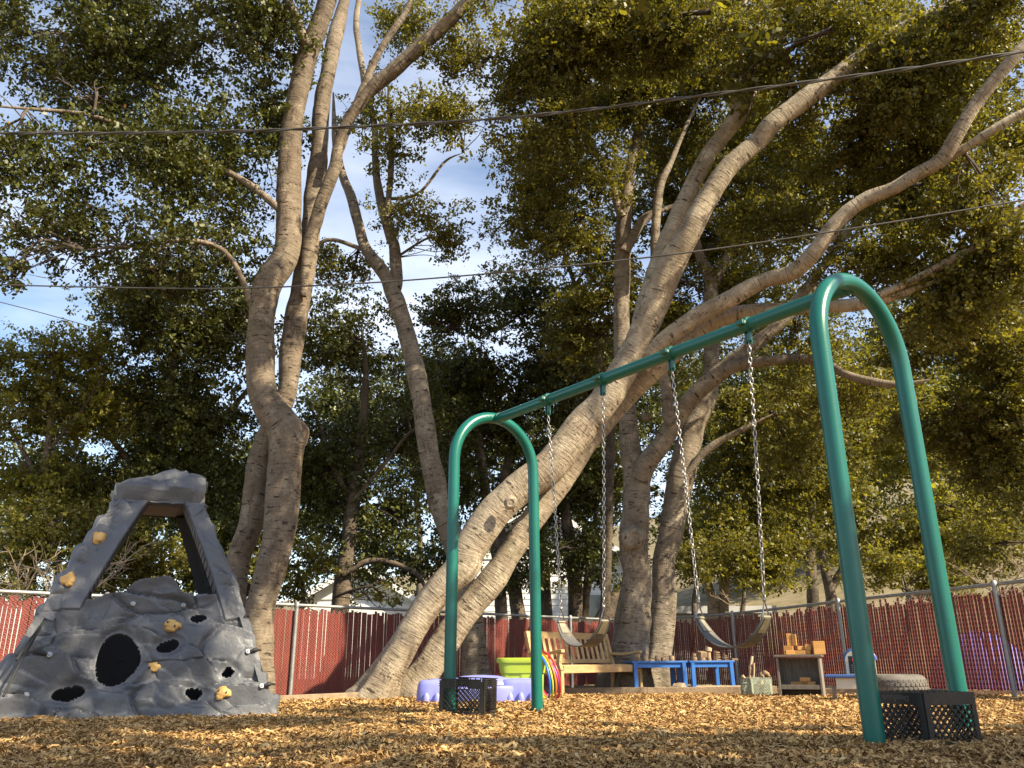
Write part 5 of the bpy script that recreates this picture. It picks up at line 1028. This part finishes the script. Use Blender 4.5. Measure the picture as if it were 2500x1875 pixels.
# ------------------------------------------------------------------ blue tables and the loose wood
def blue_table(pxl, pxr, py, D, dep, hgt, label):
    a_ = at(pxl, py, D); b_ = at(pxr, py, D+.12); a_[2] = b_[2] = 0; ex, ey = frame_from(a_, b_); W = np.linalg.norm(b_-a_); o = (a_+b_)/2; zb = -.085; o[2] = zb
    root = empty('low_table', o, label, 'table', 'low blue tables by the fence')
    pt = lambda x, y, z: o+ex*x+ey*y+np.array([0, 0, z]); R = np.stack([ex, ey, [0, 0, 1]], 1)
    MB().box(pt(0, dep/2, hgt-.012), (W+.03, dep+.03, .024), R).build('table_top', M['blue'], root, bevel=.004)
    for y, nm in ((.02, 'apron'), (dep-.02, 'apron')): MB().box(pt(0, y, hgt-.055), (W-.02, .02, .06), R).build(nm, M['blue'], root, bevel=.002)
    for x in (-W/2+.03, W/2-.03):
        MB().box(pt(x, dep/2, hgt-.057), (.02, dep-.06, .055), R).build('side_apron', M['blue'], root, bevel=.002)
        for y in (.0, dep): MB().bar(pt(x, y, -.03), pt(x*.985, y*.96+.01, hgt-.02), .054, .046, up=ey).build('leg', M['blue'], root, bevel=.004)
    return root, pt, W
t1, pt1, W1 = blue_table(1548, 1680, 1683, 11.6, .5, .445, 'low blue wooden table half behind the bench and double trunk')
t2, pt2, W2 = blue_table(1690, 1796, 1683, 11.72, .5, .445, 'low blue wooden table with stacked wood blocks near the fence corner')
def put_log(p, r, h, label, up=(0, 0, 1), ang=0., m='log', group=None, name='wood_round'):
    mb = MB(); u = unit(up); a_ = unit(np.cross(u, (.3, .8, .1))); P = np.array(p, float)
    mb.tube([P, P+u*h*.5+a_*.004, P+u*h], [r, r*1.04, r*.97], 14); tag(mb.build(name, M[m], None, smooth=40, bevel=.003, origin=P), label, 'log', group)
def put_block(p, d, ang, label, m='block', group=None, tilt=0., name='wood_block'):
    P = np.array(p, float); R = np.array(Euler((tilt, 0, ang)).to_matrix()); tag(MB().box(P+np.array([0, 0, d[2]/2]), d, R).build(name, M[m], None, bevel=.004, origin=P), label, 'block', group)
g1 = 'wood rounds and offcuts on the blue tables'
for k, x in enumerate((-.26, -.13, .02, .12, .22)):
    put_log(pt1(x, .12+.07*(k % 2), .445), .030+.006*(k % 3), (.05, .085, .06, .045, .07)[k], ('second shortest wood round on the left blue table, beside the bench arm', 'tallest wood round on the left blue table', 'middling wood round between the tallest and shortest on the left blue table', 'shortest wood round on the left blue table', 'wood round next to the right table on the left blue table')[k], group='wood rounds on the table behind the bench')
put_log(pt2(-.20, .12, .445), .040, .055, 'wide wood round at the base of a tower on the right blue table', group=g1)
put_log(pt2(-.205, .12, .501), .028, .05, 'narrow wood round on top of the leaning tower, right blue table', up=(.12, 0, 1), group=g1)
put_log(pt2(-.08, .13, .445), .045, .05, 'squat round under a tilted chunk on the right blue table', group=g1)
put_block(pt2(-.075, .13, .496), (.11, .09, .07), .4, 'tilted chunk of wood on a squat round, right blue table', 'log', g1, .2, 'wood_chunk')
put_log(pt2(.03, .15, .445), .03, .12, 'tall thin wood round carrying a pale knob, right blue table', group=g1)
put_log(pt2(.028, .15, .566), .045, .06, 'pale knob of wood perched on the tall thin round', up=(.2, .1, 1), m='drift', group=g1)
for k in range(4): put_log(pt2(.15, .14, .445+.031*k), .052-.004*k, .030, ('bottom disc', 'second disc from the bottom', 'third disc from the bottom', 'top disc')[k]+' of the wood disc stack on the right blue table', group='stack of flat wood discs')
for k in range(3): put_log(pt2(.27, .13, .445+.024*k), .040+.004*(k % 2), .023, ('bottom', 'middle', 'top')[k]+' wood slice of the short pile near the right table end', group='short pile of wood slices')
put_block(pt2(.40, .15, .445), (.09, .07, .03), .2, 'thin offcut lying at the outer end of the right blue table', 'log', g1)
put_block(pt1(-.12, -.02, -.0), (.05, .07, .11), .2, 'short upright block under the left blue table', 'log', None)
put_log(pt1(.10, .02, .06), .045, .16, 'pale log lying under the left blue table', up=(.8, .55, .1), m='drift'); put_log(pt1(.20, -.02, .075), .085, .12, 'thick sawn log lying under the blue tables', up=(.75, -.6, .05), m='drift')
put_block(pt1(W1/2+.0, .12, .0), (.10, .09, .12), .1, 'square wood block between the two blue tables', 'log'); put_block(pt2(-W2/2+.16, .14, .0), (.08, .09, .10), -.1, 'small wood block beside the square block under the tables', 'log')
put_block(pt2(.12, .05, .0), (.72, .14, .12), .06, 'long timber offcut lying under the right blue table', 'drift', name='timber_offcut')
put_block(pt2(.28, -.10, .0), (.5, .09, .035), .03, 'thin blue-grey board on the ground in front of the right table', 'greywood', name='board')
# crate of driftwood
M['ggreen'] = mat('pale_green_crate', (.30, .34, .27), (.24, .28, .22), scale=8, rough=.5)
cp = at(1847, 1684, 11.0); cp[2] = -.09
crate(cp, radians(14), .30, .27, .25, 'pale green milk crate full of driftwood by the fence', M['ggreen'], tilt=(0, 0))
dg = 'driftwood in the green crate'
for (dx, dy, P, r, lb) in ((-.07, 0, [(-.02, 0, .05), (.0, 0, .22), (.02, 0, .36), (.06, .02, .50)], .026, 'tallest forked driftwood stick in the green crate'), (-.06, -.03, [(-.12, -.02, .27), (-.04, 0, .2), (.03, 0, .26), (.05, 0, .42)], .018, 'crooked driftwood stick hooked over the crate edge'),
                           (.06, 0, [(0, 0, .08), (.01, 0, .2), (.03, 0, .31)], .045, 'stout pale driftwood chunk in the green crate'), (.10, -.02, [(-.02, 0, .26), (.03, 0, .30), (.07, 0, .25)], .036, 'rusty brown bark piece on top of the green crate')):
    b0 = cp+np.array([dx, dy, 0]); pp = spline([b0+np.array(q) for q in P], 5); tag(MB().tube(pp, np.linspace(r, r*.6, len(pp))*(1+.15*rng.normal(0, 1, len(pp))), 9).build('driftwood', M['drift'] if 'rusty' not in lb else M['log'], None, smooth=60, origin=b0), lb, 'driftwood', dg)

# ------------------------------------------------------------------ wooden shelf, blocks, toy kitchen, tyre
sa = at(1902, 1684, 10.15); sb = at(2010, 1684, 9.95); ex, ey = frame_from(sa, sb); W = np.linalg.norm((sb-sa)[:2]); o = (sa+sb)/2; o[2] = -.09; Hs = .50; Ds = .30
shelf = empty('shelf_unit', o, 'low grey weathered wooden shelf unit against the shaded fence', 'shelf'); R = np.stack([ex, ey, [0, 0, 1]], 1)
pt = lambda x, y, z: o+ex*x+ey*y+np.array([0, 0, z])
for s in (-1, 1): MB().box(pt(s*(W/2-.012), Ds/2, Hs/2-.01), (.024, Ds, Hs-.02), R).build('side_panel', M['greywood'], shelf, bevel=.003)
MB().box(pt(0, Ds/2-.008, Hs-.0), (W+.05, Ds+.03, .024), R).build('top_board', M['greywood'], shelf, bevel=.003)
MB().box(pt(0, Ds/2, .155), (W-.05, Ds-.02, .024), R).build('shelf_board', M['greywood'], shelf, bevel=.003)
MB().box(pt(0, .012, .155), (W-.05, .02, .05), R).build('shelf_lip', M['greywood'], shelf, bevel=.003)
MB().box(pt(0, Ds-.010, Hs/2-.01), (W-.05, .014, Hs-.03), R).build('back_panel', M['greywood'], shelf)
zt = Hs+.013; gB = 'honey wood blocks on the shelf unit'
for (x, y, z, d, an, lb) in ((-.10, .12, 0, (.11, .09, .10), 0, 'cube-like block at the bottom of the block pile on the shelf'), (-.085, .12, .101, (.055, .05, .14), .1, 'upright block standing highest in the pile on the shelf'), (-.025, .12, .101, (.05, .06, .13), -.05, 'second upright block beside the highest one on the shelf'), (-.08, .02, 0, (.10, .05, .05), .3, 'small flat block in front of the pile on the shelf'), (.02, .05, 0, (.14, .05, .045), .1, 'long thin block at the front of the shelf top'), (.06, .14, .0, (.18, .08, .05), -.1, 'long flat block in the middle of the shelf top'), (.05, .13, .052, (.12, .06, .045), .4, 'block lying across the long flat block on the shelf'), (.12, .12, .052, (.07, .05, .06), .1, 'stubby block on the long flat block on the shelf'), (.235, .14, 0, (.13, .12, .15), .25, 'largest honey coloured box block at the shelf end')):
    put_block(pt(x, y, zt+z), d, math.atan2(ex[1], ex[0])+an, lb, 'block', gB)
for k, (x, z) in enumerate(((-.02, .168), (.08, .168), (.05, .215))): put_block(pt(x, .15, z), (.2-.04*k, .08, .045), math.atan2(ex[1], ex[0]), ('long plank block lying on the inner shelf', 'second plank block lying deeper on the inner shelf', 'plank block lying on top of the two on the inner shelf')[k], 'block', 'plank blocks inside the shelf unit')
ka = at(2022, 1684, 8.9); kb = at(2105, 1684, 8.75); ex, ey = frame_from(ka, kb); W = np.linalg.norm((kb-ka)[:2]); o = (ka+kb)/2; o[2] = -.085; R = np.stack([ex, ey, [0, 0, 1]], 1); pt = lambda x, y, z: o+ex*x+ey*y+np.array([0, 0, z])
kit = empty('toy_kitchen', o, 'cream and blue toy kitchen half hidden behind the near swing post', 'toy kitchen')
MB().box(pt(.0, .14, .29), (W+.04, .34, .03), R).build('counter', M['navy'], kit, bevel=.008)
MB().box(pt(.03, .16, .22), (W-.10, .28, .11), R).build('cabinet', M['cream'], kit, bevel=.006)
for s in (-1, 1): MB().box(pt(s*(W/2-.05), .06, .08), (.035, .04, .20), R).build('leg', M['greywood'], kit, bevel=.003)
V = []; nA = 14
for y in (.17, .27):
    V += [pt(.02, y, .305), pt(.30, y, .305)]+[pt(.16+.14*cos(t), y, .45+.10*sin(t)) for t in np.linspace(0, pi, nA)]
n_ = nA+2; MB().add(V, [tuple(range(n_))[::-1], tuple(range(n_, 2*n_))]+[(k, (k+1) % n_, n_+(k+1) % n_, n_+k) for k in range(n_)]).build('back_panel', M['cream'], kit)
MB().tube([pt(.16+.145*cos(t), .22, .45+.105*sin(t)) for t in np.linspace(-.05, pi+.05, 16)], .022, 10).build('arch_trim', M['navy'], kit, smooth=50)
MB().box(pt(.14, .162, .40), (.18, .008, .17), R).build('control_panel', M['dark'], kit, bevel=.002)
mb = MB()
for i in range(6):
    for j in range(4): mb.blob(pt(.08+i*.022, .156, .335+j*.02), (.004, .003, .004), nu=6, nv=4)
mb.build('speaker_hole', M['steel'], kit)
MB().blob(pt(.10, .155, .445), (.018, .012, .018)).build('knob', M['hr'], kit, smooth=60)
tc_ = np.array([at(2185, 1684, 9.2)[0], 9.2, 0]); tc_[2] = float(gz(tc_[0], tc_[1]))+.02
tyre = empty('car_tyre', tc_, 'dusty grey car tyre lying flat in front of the shaded fence', 'tyre')
Ro = .32; Wt = .235
prof = [(.185, .02), (.20, .005), (.25, .0), (.285, .012), (.307, .035), (Ro, .06), (Ro, Wt-.06), (.307, Wt-.035), (.285, Wt-.012), (.25, Wt), (.20, Wt-.005), (.185, Wt-.02), (.185, Wt/2)]
MB().lathe(prof, 72, c=tc_).build('casing', M['tyre'], tyre, smooth=50)
mb = MB()
for row, zz in enumerate((.065, .10, .135, .17)):
    nB = 40
    for k in range(nB):
        t = 2*pi*(k+.5*(row % 2))/nB; R_ = rotz(t)@np.array(Euler((.35*(1 if row < 2 else -1), 0, 0)).to_matrix()); rr_ = Ro+.002 if 0 < row < 3 else Ro-.004
        mb.box(tc_+np.array([rr_*cos(t), rr_*sin(t), zz]), (.012, .036, .024), R_)
mb.build('tread', M['tyre'], tyre)
# object glimpsed through the slats
M['tarp'] = mat('violet_blue_fabric', (.14, .16, .62), (.18, .2, .7), scale=4, rough=.6)
dm = np.array([at(2400, 1660, 13.2)[0], 13.2, -.1]); dome = empty('play_tent', dm, 'violet blue domed play tent glimpsed through the slats', 'tent')
MB().lathe([(.75, 0), (.74, .15), (.66, .42), (.5, .66), (.28, .82), (.02, .88)], 32, c=dm, fn=lambda t, z: 1+.02*cos(6*t)).build('tent_shell', M['tarp'], dome, smooth=40)
for k in range(6):
    t = k*pi/3+.3; MB().tube([dm+np.array([cos(t)*r*1.01, sin(t)*r*1.01, z]) for r, z in ((.75, 0), (.745, .15), (.665, .42), (.505, .665), (.285, .825), (.03, .885))], .012, 6).build('tent_pole', M['cable'], dome, smooth=50)
# ------------------------------------------------------------------ overhead wires
def wire(name, pts, r, label, twin=False):
    P = spline([dat(x, y, D) for x, y, D in pts], 40 if twin else 14)
    root_o = P[len(P)//2]
    if not twin:
        return tag(MB().tube(P, r, 7).build(name, M['cable'], None, smooth=60, origin=root_o), label, 'wire')
    e = empty(name, root_o, label, 'wire')
    s = np.concatenate([[0], np.cumsum(np.linalg.norm(np.diff(P, axis=0), axis=1))]); T = np.gradient(P, axis=0); T /= np.linalg.norm(T, axis=1, keepdims=True)
    a_ = np.cross(T, (0, 0, 1.)); a_ /= np.linalg.norm(a_, axis=1, keepdims=True); b_ = np.cross(a_, T)
    for ph in (0, pi):
        Q = P+r*(a_*np.cos(s*7+ph)[:, None]+b_*np.sin(s*7+ph)[:, None]); MB().tube(Q, r, 7).build('strand', M['cable'], e, smooth=60)
wire('overhead_cable', [(-1100, 262, 9.2), (-120, 287, 8.3), (0, 288, 8.2), (300, 287, 8.0), (620, 280, 7.8), (1100, 254, 7.4), (1600, 196, 7.0), (1950, 150, 6.7), (2212, 112, 6.5), (2330, 94, 6.4), (3300, -60, 5.6)], .0105, 'thick twisted overhead cable crossing high in front of the trunks', True)
wire('overhead_wire', [(-1100, 560, 9.4), (-120, 608, 8.6), (0, 615, 8.5), (300, 622, 8.3), (540, 622, 8.1), (900, 604, 7.8), (1400, 556, 7.4), (1800, 500, 7.1), (2212, 432, 6.8), (2330, 412, 6.7), (3300, 230, 5.9)], .0085, 'single overhead wire crossing just above the near swing arch')
wire('overhead_wire', [(-60, 640, 16), (10, 655, 16), (120, 684, 16.2), (250, 722, 16.5), (420, 775, 17)], .010, 'thin far wire sloping down through the gap of sky at left')
wire('overhead_wire', [(960, 475, 22), (1020, 495, 22), (1080, 520, 22), (1180, 560, 22)], .007, 'hair-thin distant wire in the central patch of sky')
# ------------------------------------------------------------------ bare twigs
def bare(name, label, starts, D, n, length, m, spread):
    root_p = dat(starts[0][0], starts[0][1], D); root_p[2] = max(root_p[2], -.1); root = empty(name, root_p, label, 'shrub'); k = 0
    for (x, y) in starts:
        base = dat(x, y, D)
        for i in range(n):
            d = unit(np.array([rng.normal(0, spread), rng.normal(0, .3), rng.uniform(.25, 1.0)])); Ls = length*rng.uniform(.5, 1); P = [base+rng.normal(0, .04, 3)]
            for j in range(7): d = unit(d+rng.normal(0, .22, 3)); P.append(P[-1]+d*Ls/7)
            P = np.array(P); mb = MB(); mb.tube(P, np.linspace(.010, .0035, len(P)), 5)
            for j in range(5):
                q = P[rng.integers(2, 7)]; dd = unit(d+rng.normal(0, .7, 3)); mb.tube([q, q+dd*Ls*.14+rng.normal(0, .02, 3), q+dd*Ls*.3], [.005, .004, .002], 4)
            mb.build('bare_branch', M[m], root, smooth=60)
bare('bare_shrub', 'leafless pale twigs arching left of the climbing rock', [(40, 1290), (180, 1280), (120, 1300)], 10.4, 7, 1.1, 'twig', .8)
bare('bare_shrub', 'leafless pale twigs above the fence right of the near swing arch', [(2160, 1290), (2230, 1280)], 11.5, 8, .95, 'twig', .9)
bare('bare_shrub', 'small dry twigs above the rail right of the double trunk', [(1580, 1300)], 16.5, 4, .5, 'twig', .8)
# a few fallen leaves lying on the chips
M['fallen'] = mat('fallen_leaf', (.20, .19, .11), (.14, .13, .08), scale=20, rough=.7)
for (px, py, lb) in ((893, 1808, 'small dark green fallen leaf on the wood chips'), (945, 1836, 'pale olive fallen leaf on the wood chips'), (2325, 1837, 'grey fallen leaf in front of the lettered crate')):
    p = ground_at(px, py); p[2] += .03; an = rng.uniform(0, 6); e1 = np.array([cos(an), sin(an), .1]); e2 = np.array([-sin(an), cos(an), .25])
    V = [p+np.array([0, 0, .004])+(e1*cos(t)*.034+e2*sin(t)*.02)+np.array([0, 0, .006*cos(2*t)]) for t in np.linspace(0, 2*pi, 10, endpoint=False)]+[p+np.array([0, 0, -.002])]
    tag(MB().add(V, [(k, (k+1) % 10, 10) for k in range(10)]).build('fallen_leaf', M['fallen'], None, origin=p), lb, 'leaf')
print('CHIPS', NCH, 'LEAVES', NLEAF[0])
